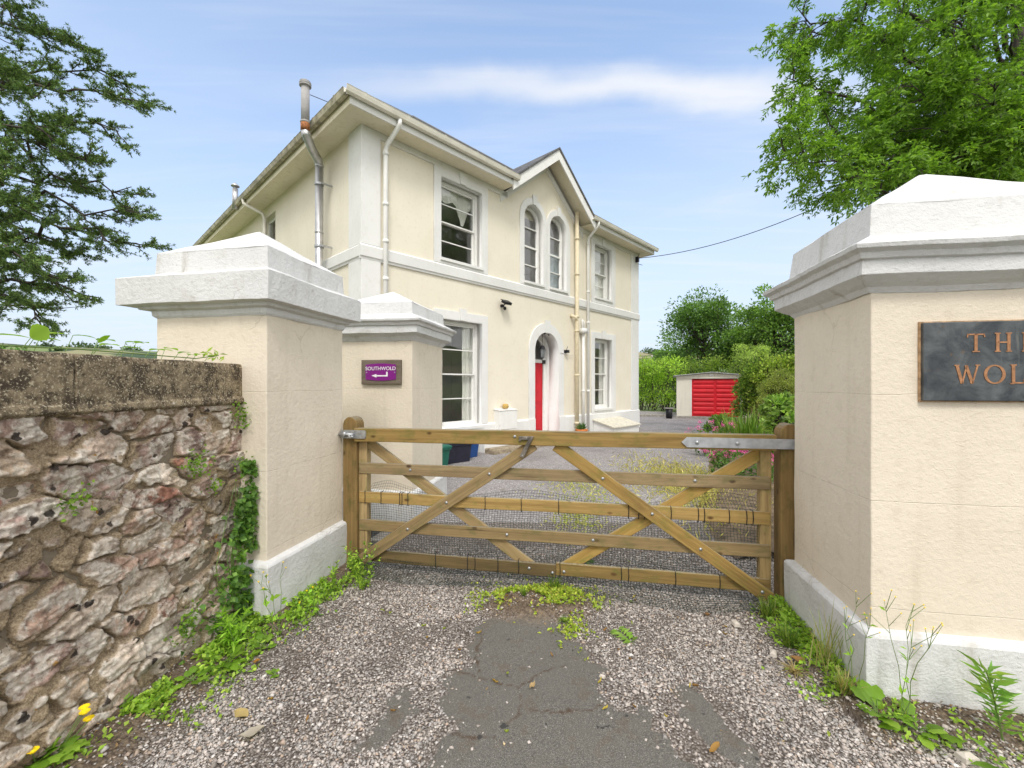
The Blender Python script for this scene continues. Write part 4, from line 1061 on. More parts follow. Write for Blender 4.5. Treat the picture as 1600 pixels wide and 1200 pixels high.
# side window
sw = MB(); sw.box(0.12, 0.20, 0.302 + 4.12, 0.302 + 4.20, 4.1, 5.78).box(0.12, 0.20, 0.302 + 4.97, 0.302 + 5.05, 4.1, 5.78).box(0.12, 0.20, 4.502, 5.272, 5.70, 5.78).box(0.12, 0.20, 4.502, 5.272, 4.85, 4.92)
sww = sw.build('window', 'gloss_white', house); MB().box(0.15, 0.155, 4.50, 5.28, 4.1, 5.72).build('pane', 'glass', sww)

# ---- front door
dy = 0.42
me = plate(arch(4.42, 5.87, -0.05, 3.10, 28), [arch(4.64, 5.65, -0.06, 2.86, 28)], -0.04, 0.0)
ds = finish('door_surround', me, 'house_white', house, bevel=0.004)
keystone(5.145, 2.84, 3.17, 0.085, 0.11).build('keystone', 'house_white', ds)
pieces('base_block', 'house_white', ds, [(4.36, 4.64, -0.065, 0.0, -0.05, 0.62), (5.65, 5.93, -0.065, 0.0, -0.05, 0.62)], bevel=0.006)
finish('reveal', plate(arch(4.64, 5.65, 0.028, 2.86, 28), [arch(4.646, 5.644, 0.02, 2.854, 28)], -0.038, 0.30), 'house_white', ds)
# inner porch lining
lin = plate(arch(4.62, 5.67, 0.02, 2.88, 28), [arch(4.655, 5.635, 0.01, 2.845, 28)], 0.301, 0.52); finish('porch_lining', lin, 'house_white', house)
dfm = plate(arch(4.66, 5.63, 0.03, 2.84, 28), [rect(4.74, 5.55, 0.05, 2.08), arch(4.74, 5.55, 2.17, 2.77, 24)], dy, dy + 0.08)
finish('door_frame', dfm, 'gloss_white', house)
dr = MB(); dr.box(4.745, 5.545, dy + 0.035, dy + 0.07, 0.055, 2.075).build
dleaf = MB().box(4.745, 5.545, dy + 0.035, dy + 0.075, 0.055, 2.075)
for xa, xb in ((4.84, 5.10), (5.19, 5.45)):
    for za, zb in ((0.2, 0.72), (0.98, 1.95)):            # moulded raised panels
        dleaf.box(xa, xb, dy + 0.018, dy + 0.034, za, zb); dleaf.box(xa + 0.05, xb - 0.05, dy + 0.008, dy + 0.0175, za + 0.06, zb - 0.06)
door = dleaf.build('front_door', 'red', house, bevel=0.006)
MB().dome((4.82, dy + 0.03, 0.86), 0.03, 0.05, (0, -1, 0), 12).build('handle', 'black', door, True)
MB().box(5.05, 5.23, dy + 0.02, dy + 0.034, 0.84, 0.89).build('letter_box', 'black', door)
finish('fanlight', plate(arch(4.73, 5.56, 2.16, 2.78, 24), [], dy + 0.04, dy + 0.045), 'glass', house)
MB().box(5.48, 5.60, dy - 0.03, dy - 0.002, 2.06, 2.16).build('door_closer', 'black', house)
ln = MB(); ln.tube([(5.2, 0.18, 2.84), (5.2, 0.18, 2.52)], 0.006, 6); ln.lathe([(0.01, 0.30), (0.045, 0.28), (0.085, 0.20), (0.09, 0.19), (0.02, 0.185)], (5.2, 0.18, 2.24), 6)
for k in range(6):
    t = k * math.pi / 3; ln.tube([(5.2 + 0.08 * math.cos(t), 0.18 + 0.08 * math.sin(t), 2.43), (5.2 + 0.05 * math.cos(t), 0.18 + 0.05 * math.sin(t), 2.2)], 0.005, 5)
ln.lathe([(0.055, 0.0), (0.06, 0.012), (0.02, 0.02), (0.01, -0.02)], (5.2, 0.18, 2.19), 6)
lo = ln.build('porch_lantern', 'black', house)
MB().lathe([(0.045, 0.0), (0.072, 0.22)], (5.2, 0.18, 2.21), 6).build('lantern_glass', 'bulb_glass', lo)
MB().tube([(5.15, 0.08, 2.83), (5.28, 0.08, 2.87), (5.33, 0.05, 2.8)], 0.02, 6).build('porch_bracket', 'black', house)

# ---- pipes
def clip_ring(mb, x, y, z, r): mb.lathe([(r, -0.03), (r * 1.25, -0.025), (r * 1.25, 0.025), (r, 0.03)], (x, y, z), 12); return mb
m = MB().tube([(6.38, -0.12, 0.0), (6.38, -0.12, 6.35)], 0.055, 12)
for z in (0.4, 1.75, 3.0, 3.4, 4.6, 5.6): clip_ring(m, 6.38, -0.12, z, 0.058)
m.tube([(6.38, -0.12, 3.28), (6.28, -0.13, 3.38), (6.24, -0.05, 3.42), (6.24, 0.0, 3.42)], 0.045, 8)
m.build('soil_pipe', 'cream_pipe', house, True)
m = MB().tube([(6.72, -0.10, 0.0), (6.72, -0.10, 2.98)], 0.042, 10); m.box(6.62, 6.82, -0.19, -0.01, 2.96, 3.10)
m.tube([(6.66, -0.11, 3.05), (6.66, -0.11, 3.3), (6.70, -0.07, 3.36), (6.74, -0.11, 3.3), (6.74, -0.11, 3.12)], 0.022, 7); clip_ring(m, 6.72, -0.10, 1.3, 0.045)
m.build('waste_pipe', 'gloss_white', house, True)
m = MB().tube([(6.95, -OV - 0.07, 6.16), (6.95, -OV - 0.07, 6.05), (6.98, -0.12, 5.78), (6.98, -0.10, 5.7), (6.98, -0.10, 0.02)], 0.04, 10)
for z in (5.6, 4.2, 3.3, 1.3): clip_ring(m, 6.98, -0.10, z, 0.043)
m.build('downpipe', 'gloss_white', house, True)
m = MB().tube([(0.46, -OV - 0.07, 6.16), (0.46, -OV - 0.07, 6.06), (0.42, -0.12, 5.83), (0.40, -0.10, 5.72), (0.40, -0.10, 0.02)], 0.042, 10)
for z in (5.66, 4.75, 4.08, 3.4, 1.5): clip_ring(m, 0.40, -0.10, z, 0.045)
m.build('downpipe', 'gloss_white', house, True)
m = MB().tube([(-OV - 0.08, 5.25, 6.16), (-OV - 0.08, 5.25, 6.06), (-0.14, 4.95, 5.82), (-0.1, 4.9, 5.7), (-0.1, 4.9, 0.0)], 0.042, 10); m.build('downpipe', 'upvc', house, True)
# flue up the left flank: stainless below, grey above, with elbows round the eaves
FY, FX = 1.30, -0.21
fl = MB().tube([(FX, FY, 0.4), (FX, FY, 5.73)], 0.074, 16).lathe([(0.075, -0.015), (0.081, -0.012), (0.081, 0.012), (0.075, 0.015)], (FX, FY, 4.42), 16).lathe([(0.075, -0.02), (0.082, -0.014), (0.082, 0.014), (0.075, 0.02)], (FX, FY, 5.70), 16)
flue = fl.build('boiler_flue', 'steel', house, True)
UX, UY = -0.635, 0.86
MB().tube([(FX, FY, 5.72), (FX - 0.02, FY - 0.02, 5.78), (-0.45, 1.05, 5.86), (UX + 0.02, UY + 0.01, 5.97), (UX, UY, 6.03)], [0.076, 0.079, 0.079, 0.079, 0.074], 16).build('flue_elbow', 'steel', flue, True)
MB().tube([(UX, UY, 6.02), (UX, UY, 6.15)], 0.078, 16).build('rusty_collar', 'rust', flue, True)
MB().tube([(UX, UY, 6.14), (UX, UY, 6.84)], 0.07, 16).lathe([(0.075, -0.02), (0.084, -0.01), (0.084, 0.01), (0.075, 0.02)], (UX, UY, 6.17), 16).build('upper_flue', 'pipe_grey', flue, True)
MB().lathe([(0.075, 0), (0.1, 0.015), (0.1, 0.035), (0.092, 0.04), (0.1, 0.048), (0.1, 0.07), (0.092, 0.075), (0.096, 0.085), (0.08, 0.1)], (UX, UY, 6.8), 20).build('flue_cowl', 'pipe_grey', flue)
for z in (4.15, 5.35):
    b = MB().lathe([(0.077, -0.022), (0.088, -0.02), (0.088, 0.02), (0.077, 0.022)], (FX, FY, z), 16); b.box(FX - 0.01, 0.0, FY - 0.11, FY - 0.085, z - 0.015, z + 0.015); b.build('flue_bracket', 'galv', flue)
MB().tube([(UX, UY, 6.7), (0.75, 1.25, 7.05)], 0.006, 5).build('guy_wire', 'wire', flue)
m = MB().tube([(-0.5, 5.9, 6.1), (-0.5, 5.9, 6.62)], 0.07, 12).lathe([(0.1, 0), (0.1, 0.02), (0.02, 0.1)], (-0.5, 5.9, 6.68), 14).tube([(-0.5, 5.9, 6.6), (-0.5, 5.9, 6.72)], 0.02, 6)
m.build('short_flue', 'steel', house, True)
# security light
sl = MB(); sl.box(-0.03, 0.03, -0.07, 0.0, 3.30, 3.36, None); sl.tube([(0, -0.06, 3.33), (0.0, -0.13, 3.36)], 0.012, 6)
sl.v = [(v[0] + 3.46, v[1], v[2]) for v in sl.v]
flo = sl.build('security_light', 'black', house)
rt = Matrix.Rotation(R(-38), 4, 'X')
MB().box(3.36, 3.58, -0.24, -0.10, 3.36, 3.42, Matrix.Rotation(R(30), 3, 'X')).box(3.34, 3.60, -0.22, -0.08, 3.425, 3.435, Matrix.Rotation(R(30), 3, 'X')).build('lamp_head', 'black', flo, bevel=0.006)
MB().lathe([(0.01, -0.05), (0.035, -0.03), (0.04, 0.0), (0.02, 0.03)], (3.46, -0.12, 3.27), 10).build('sensor', 'black', flo, True)
# doorbell cable and small camera by the arch
MB().tube([(5.68, -0.05, 2.36), (5.95, -0.05, 2.33), (6.30, -0.05, 2.31)], 0.008, 5).build('door_cable', 'gloss_white', house)
MB().box(5.92, 6.02, -0.12, -0.0, 2.36, 2.44).tube([(5.96, -0.06, 2.44), (6.0, -0.07, 2.54)], 0.008, 5).build('door_camera', 'black', house, bevel=0.008)
# meter cupboard
mt = MB().box(3.22, 3.80, -0.2, 0.0, 0.42, 0.90).prism([(-0.215, 0.9), (0.0, 0.93), (0.0, 0.9), (-0.215, 0.885)], 3.205, 3.815, 'x')
mbx = mt.build('meter_box', 'gloss_white', house, bevel=0.004)
MB().box(3.26, 3.76, -0.212, -0.201, 0.46, 0.86).build('meter_door', 'gloss_white', mbx, bevel=0.003)
MB().box(3.3, 3.7, -0.14, -0.06, 0.0, 0.419).build('meter_pipe_box', 'concrete', mbx)
# telephone bracket under the eaves
MB().box(10.02, 10.10, -0.14, -0.03, 5.72, 5.9).tube([(10.06, -0.1, 5.9), (10.06, -0.16, 6.0)], 0.01, 5).tube([(10.06, -0.1, 5.66), (10.2, -0.2, 5.62)], 0.008, 5).build('cable_bracket', 'black', house)

def hw(x, y, z=0.0):
    c, s = math.cos(HA), math.sin(HA); return (HO[0] + c * x - s * y, HO[1] + s * x + c * y, z)
# step and edging along the front, hatch, pots, bins
t = thing('stone_edging', 'rough low stone edging and step along the foot of the house front', 'kerb', hw(3.2, -0.4), HA)
loft_rect([(0.02, -0.05), (0.015, 0.07), (0, 0.10)], -0.5, 1.9, -0.16, 0.12, 12, 0.02, 4.0).build('slab', simple('edging_stone', (0.30, 0.245, 0.17), 0.9, var=0.35, bump=0.01, bscale=40), t)
MB().prism([(-0.52, 0.0), (0.4, 0.0), (0.32, 0.22), (-0.52, 0.28)], 0.14, 0.30).build('painted_step', 'house_white', t)
t = thing('cellar_hatch', 'white sloping cellar hatch box against the house wall', 'hatch', hw(8.15, -0.32), HA)
MB().prism([(-0.42, 0.0), (0.26, 0.0), (0.26, 0.40), (-0.42, 0.22)], -0.82, 0.72, 'x').build('box', 'gloss_white', t, bevel=0.004)
m = MB().prism([(-0.47, 0.215), (0.265, 0.41), (0.265, 0.445), (-0.47, 0.25)], -0.87, 0.77, 'x'); m.build('lid', simple('hatch_lid', (0.62, 0.58, 0.47), 0.6, var=0.15), t, bevel=0.004)

def pot(label, loc, s=1.0, group=None):
    t = thing('potted_plant', label, 'plant pot', loc, 0, group)
    MB().lathe([(0.13 * s, 0.0), (0.185 * s, 0.14 * s), (0.205 * s, 0.145 * s), (0.205 * s, 0.20 * s), (0.175 * s, 0.20 * s), (0.165 * s, 0.16 * s), (0.01, 0.155 * s)], (0, 0, 0), 24).build('pot', 'terracotta', t, True)
    return t
pt = pot('terracotta pot of small spiky green plant by the white downpipe', hw(6.43, -0.24, 0.06), 0.85)
rr = np.random.default_rng(5); n = 60
P = np.stack([rr.normal(size=n) * 0.05, rr.normal(size=n) * 0.05, np.full(n, 0.16)], 1); D = np.stack([rr.normal(size=n) * 0.5, rr.normal(size=n) * 0.5, np.ones(n)], 1)
leaf_obj('foliage', [leaves(P, 0.2, 0.035, [(0.05, 0.11, 0.04), (0.09, 0.15, 0.05)], D, 0.2, seed=5)], 'leaf', pt)
pt = pot('small brown pot of leafy plant on the red door threshold', hw(5.28, 0.12, 0.02), 0.62)
n = 70; P = np.stack([rr.normal(size=n) * 0.05, rr.normal(size=n) * 0.05, np.full(n, 0.10)], 1); D = np.stack([rr.normal(size=n) * 0.9, rr.normal(size=n) * 0.9, np.ones(n)], 1)
leaf_obj('foliage', [leaves(P, 0.13, 0.05, [(0.05, 0.08, 0.03), (0.13, 0.15, 0.05)], D, 0.2, seed=6)], 'leaf', pt)

def recycling_box(label, mat, lidm, x, y, w, d, h, rz):
    q = hw(x, y); t = thing('recycling_box', label, 'bin', q, HA + rz)
    loft_rect([(-0.03, 0.0), (0.0, h * 0.9), (0.02, h * 0.9), (0.02, h), (0.0, h), (-0.02, h * 0.98)], -w / 2, w / 2, -d / 2, d / 2, 3, 0.0).build('tub', mat, t, bevel=0.01)
    loft_rect([(0.03, h), (0.03, h + 0.03), (0.0, h + 0.05)], -w / 2, w / 2, -d / 2, d / 2, 3, 0.0).build('lid', lidm, t, bevel=0.01)
    return t
recycling_box('dark green recycling caddy with lid, nearest the back pillar', 'bingreen', 'bingreen', 1.0, -0.82, 0.3, 0.36, 0.36, 0.1)
recycling_box('black recycling tub between the green and blue ones', 'binblack', 'binblack', 1.58, -0.55, 0.6, 0.42, 0.36, -0.1)
recycling_box('blue recycling tub behind the black one', 'binblue', 'binblue', 2.10, -0.32, 0.42, 0.38, 0.35, 0.05)
tag(MB().lathe([(0.05, 0), (0.08, 0.03), (0.07, 0.09), (0.02, 0.11)], hw(3.5, -0.1, 0.93), 9).build('ochre_stone', 'pebble', None, True), 'small ochre lump resting on top of the white meter box', 'stone')

# ================================================================= TELEPHONE WIRE
a = Vector(hw(10.06, -0.16, 5.84)); b = Vector((11.5, 9.5, 8.1))
tag(MB().tube([a.lerp(b, i / 24) - Vector((0, 0, 0.75 * 4 * (i / 24) * (1 - i / 24))) for i in range(25)], 0.011, 5).build('telephone_wire', 'wire', None, True), 'sagging black telephone wire from house corner to the trees', 'cable')

# ================================================================= GARAGE
gx, gy = 7.40, 19.1
gar = thing('garage', 'low sectional concrete garage with wide red up and over door', 'garage', (gx, gy, 0), -R(21))
W_, H_ = 2.84, 1.83
pieces('front_panel', 'garage_wall', gar, [(0, 0.58, 0, 0.12, 0.02, 1.74), (2.53, W_, 0, 0.12, 0.02, 1.74)])
pieces('side_wall', 'garage_wall', gar, [(0, 0.1, 0.121, 5.2, 0.02, H_), (W_ - 0.1, W_, 0.121, 5.2, 0.02, H_), (0.1, W_ - 0.1, 5.08, 5.2, 0.02, H_)])
MB().prism([(-0.02, 1.74), (W_ + 0.02, 1.74), (W_ + 0.02, 1.84), (W_ / 2, 1.98), (-0.02, 1.84)], -0.03, 0.1).build('gable_board', 'garage_wall', gar)
for s in (0, 1):
    x0, x1 = (-0.14, W_ / 2) if s == 0 else (W_ / 2, W_ + 0.14); za, zb = (1.845, 2.0) if s == 0 else (2.0, 1.845)
    MB().prism([(x0, za), (x1, zb), (x1, zb + 0.035), (x0, za + 0.035)], -0.16, 5.3).build('roof_sheet', simple('garage_roof', (0.36, 0.37, 0.36), 0.8, var=0.2), gar)
gd = MB(); zz = 0.1
gd.box(0.63, 2.51, 0.05, 0.08, 0.08, 1.70)
for k in range(8):
    z0 = 0.13 + k * 0.195
    for xa, xb in ((0.70, 1.51), (1.63, 2.44)): gd.prism([(0.05, z0), (0.018, z0 + 0.03), (0.018, z0 + 0.11), (0.05, z0 + 0.155)], xa, xb, 'x')
gd.build('garage_door', 'garage_red', gar)
pieces('door_frame', 'gloss_white', gar, [(0.585, 0.625, 0.01, 0.1, 0.02, 1.735), (2.512, 2.525, 0.01, 0.1, 0.02, 1.735)])
MB().box(-0.1, W_ + 0.1, -0.25, 0.0, -0.05, 0.075).build('threshold', 'concrete', gar, bevel=0.01)
MB().box(W_ / 2 - 0.08, W_ / 2 + 0.08, -0.06, -0.031, 1.86, 1.93).build('outside_lamp', 'gloss_white', gar)
tb = thing('black_tub', 'black upright tub with a grey lid beside the garage', 'tub', (6.86, 18.55, 0))
MB().lathe([(0.13, 0), (0.145, 0.42)], (0, 0, 0), 20).build('tub', 'black', tb, True)
MB().box(-0.2, 0.17, -0.16, 0.16, 0.421, 0.46).build('lid', 'concrete', tb, bevel=0.008)
kb = loft_rect([(0.0, -0.05), (0.0, 0.07), (-0.02, 0.1)], 5.0, 7.1, 19.6, 19.85, 10, 0.05, 3.0).build('garden_edging', 'concrete', None)
tag(kb, 'low pale edging along the foot of the bright hedge', 'kerb')

# ================================================================= GATE
GO = (-1.30, 3.49)
gate = thing('gate', 'honey brown five bar timber gate with crossed braces and netting', 'gate', (GO[0], GO[1], 0), -GA)
def gpost(label, x, h):
    q = (GO[0] + GU[0] * x, GO[1] + GU[1] * x)
    t = thing('gate_post', label, 'gate post', (q[0], q[1], 0), -GA)
    v = [( -0.062, 0), (0.062, 0)]
    mb = MB(); prof = [(-0.062, -0.2), (-0.062, h - 0.07)] + [(-0.062 + 0.124 * (1 - math.cos(a)) / 2, h - 0.07 + 0.07 * math.sin(a)) for a in np.linspace(0.25, math.pi - 0.25, 9)] + [(0.062, h - 0.07), (0.062, -0.2)]
    # built lying along x so that the grain runs up the post
    mb.v = []; mb.prism([(p[1], p[0]) for p in prof], -0.06, 0.06, 'z')
    mb.v = [(v[0], v[2], v[1]) for v in mb.v]
    o = mb.build('upright', 'post', t, bevel=0.008); o.rotation_euler = (0, R(-90), 0)
    return t
gpl = gpost('square timber gate post with galvanised latch by the plain capped pillar', 0.0, 1.235)
gpr = gpost('square timber gate post carrying the long strap hinge by the plaque pillar', 3.225, 1.235)
def bar(name, p0, p1, w, t, mat='wood', ends=None):
    """timber lying along its own x: p = (x, y, z) in gate space, w tall, t thick"""
    a, b = Vector(p0), Vector(p1); L_ = (b - a).length; ang = math.atan2(b.z - a.z, b.x - a.x)
    mb = MB(); n = max(2, int(L_ / 0.15)); vs, fs = [], []
    sd = random.random() * 50
    for i in range(n + 1):
        x = L_ * i / n; dz = mnoise.noise(Vector((x * 1.3 + sd, 0, 0))) * 0.004
        for y, z in ((-t / 2, -w / 2), (t / 2, -w / 2), (t / 2, w / 2), (-t / 2, w / 2)):
            q = mnoise.noise(Vector((x * 3 + sd, y * 30, z * 30))) * 0.0015
            vs.append((x, y + q, z + dz + q))
    for i in range(n):
        for j in range(4): fs.append((i * 4 + j, i * 4 + (j + 1) % 4, (i + 1) * 4 + (j + 1) % 4, (i + 1) * 4 + j))
    fs += [(3, 2, 1, 0), (n * 4, n * 4 + 1, n * 4 + 2, n * 4 + 3)]
    o = mb.add(vs, fs).build(name, mat, gate, bevel=0.005); o.location = a; o.rotation_euler = (0, -ang, 0); return o
bar('top_rail', (0.05, -0.045, 1.092), (3.13, -0.045, 1.108), 0.105, 0.078)
for z in (0.818, 0.585, 0.358): bar('rail', (0.065, -0.02, z), (3.11, -0.02, z + 0.006), 0.088, 0.026)
bar('rail', (0.065, -0.02, 0.118), (1.66, -0.02, 0.112), 0.095, 0.026, 'wood_damp'); bar('rail', (1.661, -0.02, 0.130), (3.11, -0.02, 0.130), 0.092, 0.026, 'wood_damp')
bar('brace', (0.10, -0.048, 0.085), (1.50, -0.048, 1.05), 0.09, 0.026); bar('brace', (3.10, -0.048, 0.055), (1.66, -0.048, 1.05), 0.09, 0.026)
bar('brace', (0.12, 0.008, 1.03), (1.50, 0.008, 0.10), 0.086, 0.026); bar('brace', (3.06, 0.008, 1.03), (1.68, 0.008, 0.10), 0.086, 0.026)
st = bar('stile', (3.085, 0.012, 0.06), (3.085, 0.012, 1.06), 0.07, 0.07)
st = bar('stile', (0.095, 0.012, 0.06), (0.095, 0.012, 1.06), 0.07, 0.07)
for x, z, y in ((0.51, 0.82, -0.034), (2.63, 0.825, -0.034), (1.29, 0.36, -0.034), (1.93, 0.362, -0.034), (1.46, 0.12, -0.034), (1.635, 0.10, -0.034), (1.72, 0.115, -0.034),
                (1.16, 0.82, -0.062), (0.82, 0.585, -0.062), (0.50, 0.36, -0.062), (0.15, 0.12, -0.062), (2.0, 0.82, -0.062), (2.34, 0.585, -0.062), (2.66, 0.36, -0.062), (3.05, 0.10, -0.062), (1.36, 1.11, -0.084)):
    MB().dome((x, y, z), 0.012, 0.008, (0, -1, 0), 10).build('bolt', 'galv', gate, True)
# strap hinge
hg = MB().prism([(2.53, 1.10), (2.565, 1.135), (3.262, 1.135), (3.262, 1.070), (2.565, 1.066)], -0.093, -0.0845).build('strap_hinge', simple('galvanised_strap', (0.42, 0.43, 0.45), 0.5, 0.5, 0.15, 20), gate)
for x in (2.63, 2.885): MB().dome((x, -0.093, 1.10), 0.014, 0.011, (0, -1, 0), 10).build('bolt', 'galv', hg, True)
# latch plate with sliding bolt
lt = MB().prism([(-0.058, 1.066), (-0.058, 1.132), (0.15, 1.132), (0.16, 1.122), (0.16, 1.076), (0.15, 1.066)], -0.094, -0.0845).build('latch', 'galv', gate)
MB().tube([(-0.08, -0.106, 1.098), (0.06, -0.106, 1.098)], 0.011, 8).box(-0.03, -0.005, -0.118, -0.094, 1.076, 1.12).build('sliding_bolt', 'galv', lt, True)
MB().tube([(0.02, -0.112, 1.098), (0.05, -0.13, 1.075), (0.07, -0.14, 1.09)], 0.008, 6).box(0.045, 0.065, -0.11, -0.094, 1.075, 1.125).build('bolt_handle', 'galv', lt)
# spacer behind latch, so the plate bears on the post
MB().box(-0.05, 0.045, -0.084, -0.064, 1.075, 1.125).build('latch_packer', 'galv', lt)
# numeral
M['numeral'] = simple('tarnished_numeral', (0.17, 0.15, 0.125), 0.5, 0.4, 0.4, 25)
MB().prism([(1.393, 1.115), (1.393, 1.078), (1.408, 1.078), (1.412, 1.088), (1.462, 1.088), (1.395, 0.965), (1.43, 0.955), (1.505, 1.115)], -0.101, -0.0845).build('number_seven', 'numeral', gate, bevel=0.004)
for p in ((1.45, 1.103), (1.42, 0.975)): MB().dome((p[0], -0.101, p[1]), 0.005, 0.003, (0, -1, 0), 8).build('screw', 'galv', gate)
# wire netting behind the lower rails, kicked forward under the bottom one
def netting():
    nx, nz = 138, 44; vs, fs = [], []
    for j in range(nz + 1):
        u = j / nz
        for i in range(nx + 1):
            x = 0.11 + 2.96 * i / nx
            topz = 0.645 + 0.022 * math.sin(x * 5.2) + 0.03 * math.exp(-((x - 0.28) / 0.15) ** 2) + 0.05 * sstep(np.array(x), 2.5, 3.0)
            botz = 0.022 + 0.02 * (0.5 + 0.5 * math.sin(x * 4.1 + 1))
            k0 = 0.27 + 0.05 * math.sin(x * 2.3 + 0.6)          # share of the net that lies out over the gravel
            if u < k0:
                q = u / k0; z = botz + 0.085 * q ** 2.2; y = 0.012 - (0.20 + 0.06 * math.sin(x * 3.1)) * (1 - q) ** 0.9
            else:
                q = (u - k0) / (1 - k0); z = botz + 0.085 + (topz - botz - 0.085) * q; y = 0.012 + 0.014 * q
            y += 0.008 * math.sin(x * 9 + z * 5) + 0.10 * max(0, z - 0.60) / 0.06 * (0.5 + 0.5 * math.sin(x * 4.4 + 2))
            vs.append((x + 0.004 * math.sin(z * 31 + x * 3), float(y), float(z)))
    k = nx + 1
    for j in range(nz):
        for i in range(nx): fs.append((j * k + i, j * k + i + 1, (j + 1) * k + i + 1, (j + 1) * k + i))
    me = bpy.data.meshes.new('netting'); me.from_pydata(vs, [], fs); me.materials.append(M['net'])
    o = bpy.data.objects.new('netting', me); C.objects.link(o); o.parent = gate
    w = o.modifiers.new('wire', 'WIREFRAME'); w.thickness = 0.003; w.use_replace = True; w.use_even_offset = False
    return o
netting()
for z, t2, xs in ((0.585, 0.088, (0.12, 0.26, 0.42, 0.44, 0.49, 1.12, 1.40, 1.68, 2.18, 2.25, 2.29, 2.47, 2.65, 2.69, 2.85, 2.96, 3.0)), (0.122, 0.098, (0.72, 0.98, 1.04, 1.22, 1.38, 1.69, 2.13, 2.18, 2.5, 2.79))):
    for x in xs:
        MB().tube([(x, 0.01, z - t2 / 2 - 0.005), (x, -0.036, z - t2 / 2 - 0.004), (x + 0.003, -0.038, z), (x, -0.036, z + t2 / 2 + 0.004), (x, 0.01, z + t2 / 2 + 0.005)], 0.0028, 5).build('wire_tie', 'wire', gate)
cbk = thing('concrete_block', 'dark grey concrete block lying at the foot of the pillar with the purple sign', 'block', (-1.42, 4.12, 0), -GA)
loft_rect([(0, 0), (0, 0.13), (-0.006, 0.14)], -0.12, 0.12, -0.09, 0.09, 6, 0.004, 2).build('block_body', 'dark_block', cbk)
loft_rect([(0, 0), (0, 0.05)], -0.02, 0.22, -0.16, 0.1, 6, 0.006, 6).build('loose_slab', 'concrete', cbk)

# ================================================================= TREES
def wp(px, py, z):
    """a point seen in the photograph at pixel px, py and z metres away"""
    return np.array([(px - 800) / 664 * z, z, 1.5 + (600 - py) / 664 * z])
def gh(x, y): return float(ground_h(np.array([x]), np.array([y]))[0])
G_ASH = [(0.085, 0.165, 0.02), (0.13, 0.235, 0.025), (0.18, 0.29, 0.04), (0.06, 0.12, 0.02)]
def sub_dir(d, r, spread, flat=0.0, droop=0.0):
    v = r.normal(size=3); v[2] *= (1 - flat); v -= d * v.dot(d); v /= np.linalg.norm(v)
    o = d * math.cos(spread) + v * math.sin(spread); o[2] -= droop
    return o / np.linalg.norm(o)
def along(p, t):
    n = len(p) - 1; k = min(int(t * n), n - 1); f = t * n - k
    d = p[k + 1] - p[k]; return p[k] * (1 - f) + p[k + 1] * f, d / max(np.linalg.norm(d), 1e-9)
def compound(B, D, r, n=8, L=0.19, l=0.075, w=0.026):
    """pinnate leaves: leaflets in pairs along a drooping stalk"""
    B = np.asarray(B); D = unit(np.asarray(D)); m = len(B)
    up = np.tile([0, 0, 1.0], (m, 1)) + r.normal(size=(m, 3)) * 0.25
    S_ = unit(np.cross(D, up)); P, Q = [], []
    for k in range(n):
        last = k == n - 1; t = 0.3 + 0.7 * (k // 2) / (n // 2 - 1 + 1e-9) if not last else 1.0
        p = B + D * L * t; p[:, 2] -= 0.05 * t * t
        sd = 1 if k % 2 else -1
        q = D * 0.75 + S_ * sd * 0.8 if not last else D.copy()
        q[:, 2] -= 0.28; P.append(p); Q.append(q)
    return np.concatenate(P), np.concatenate(Q)

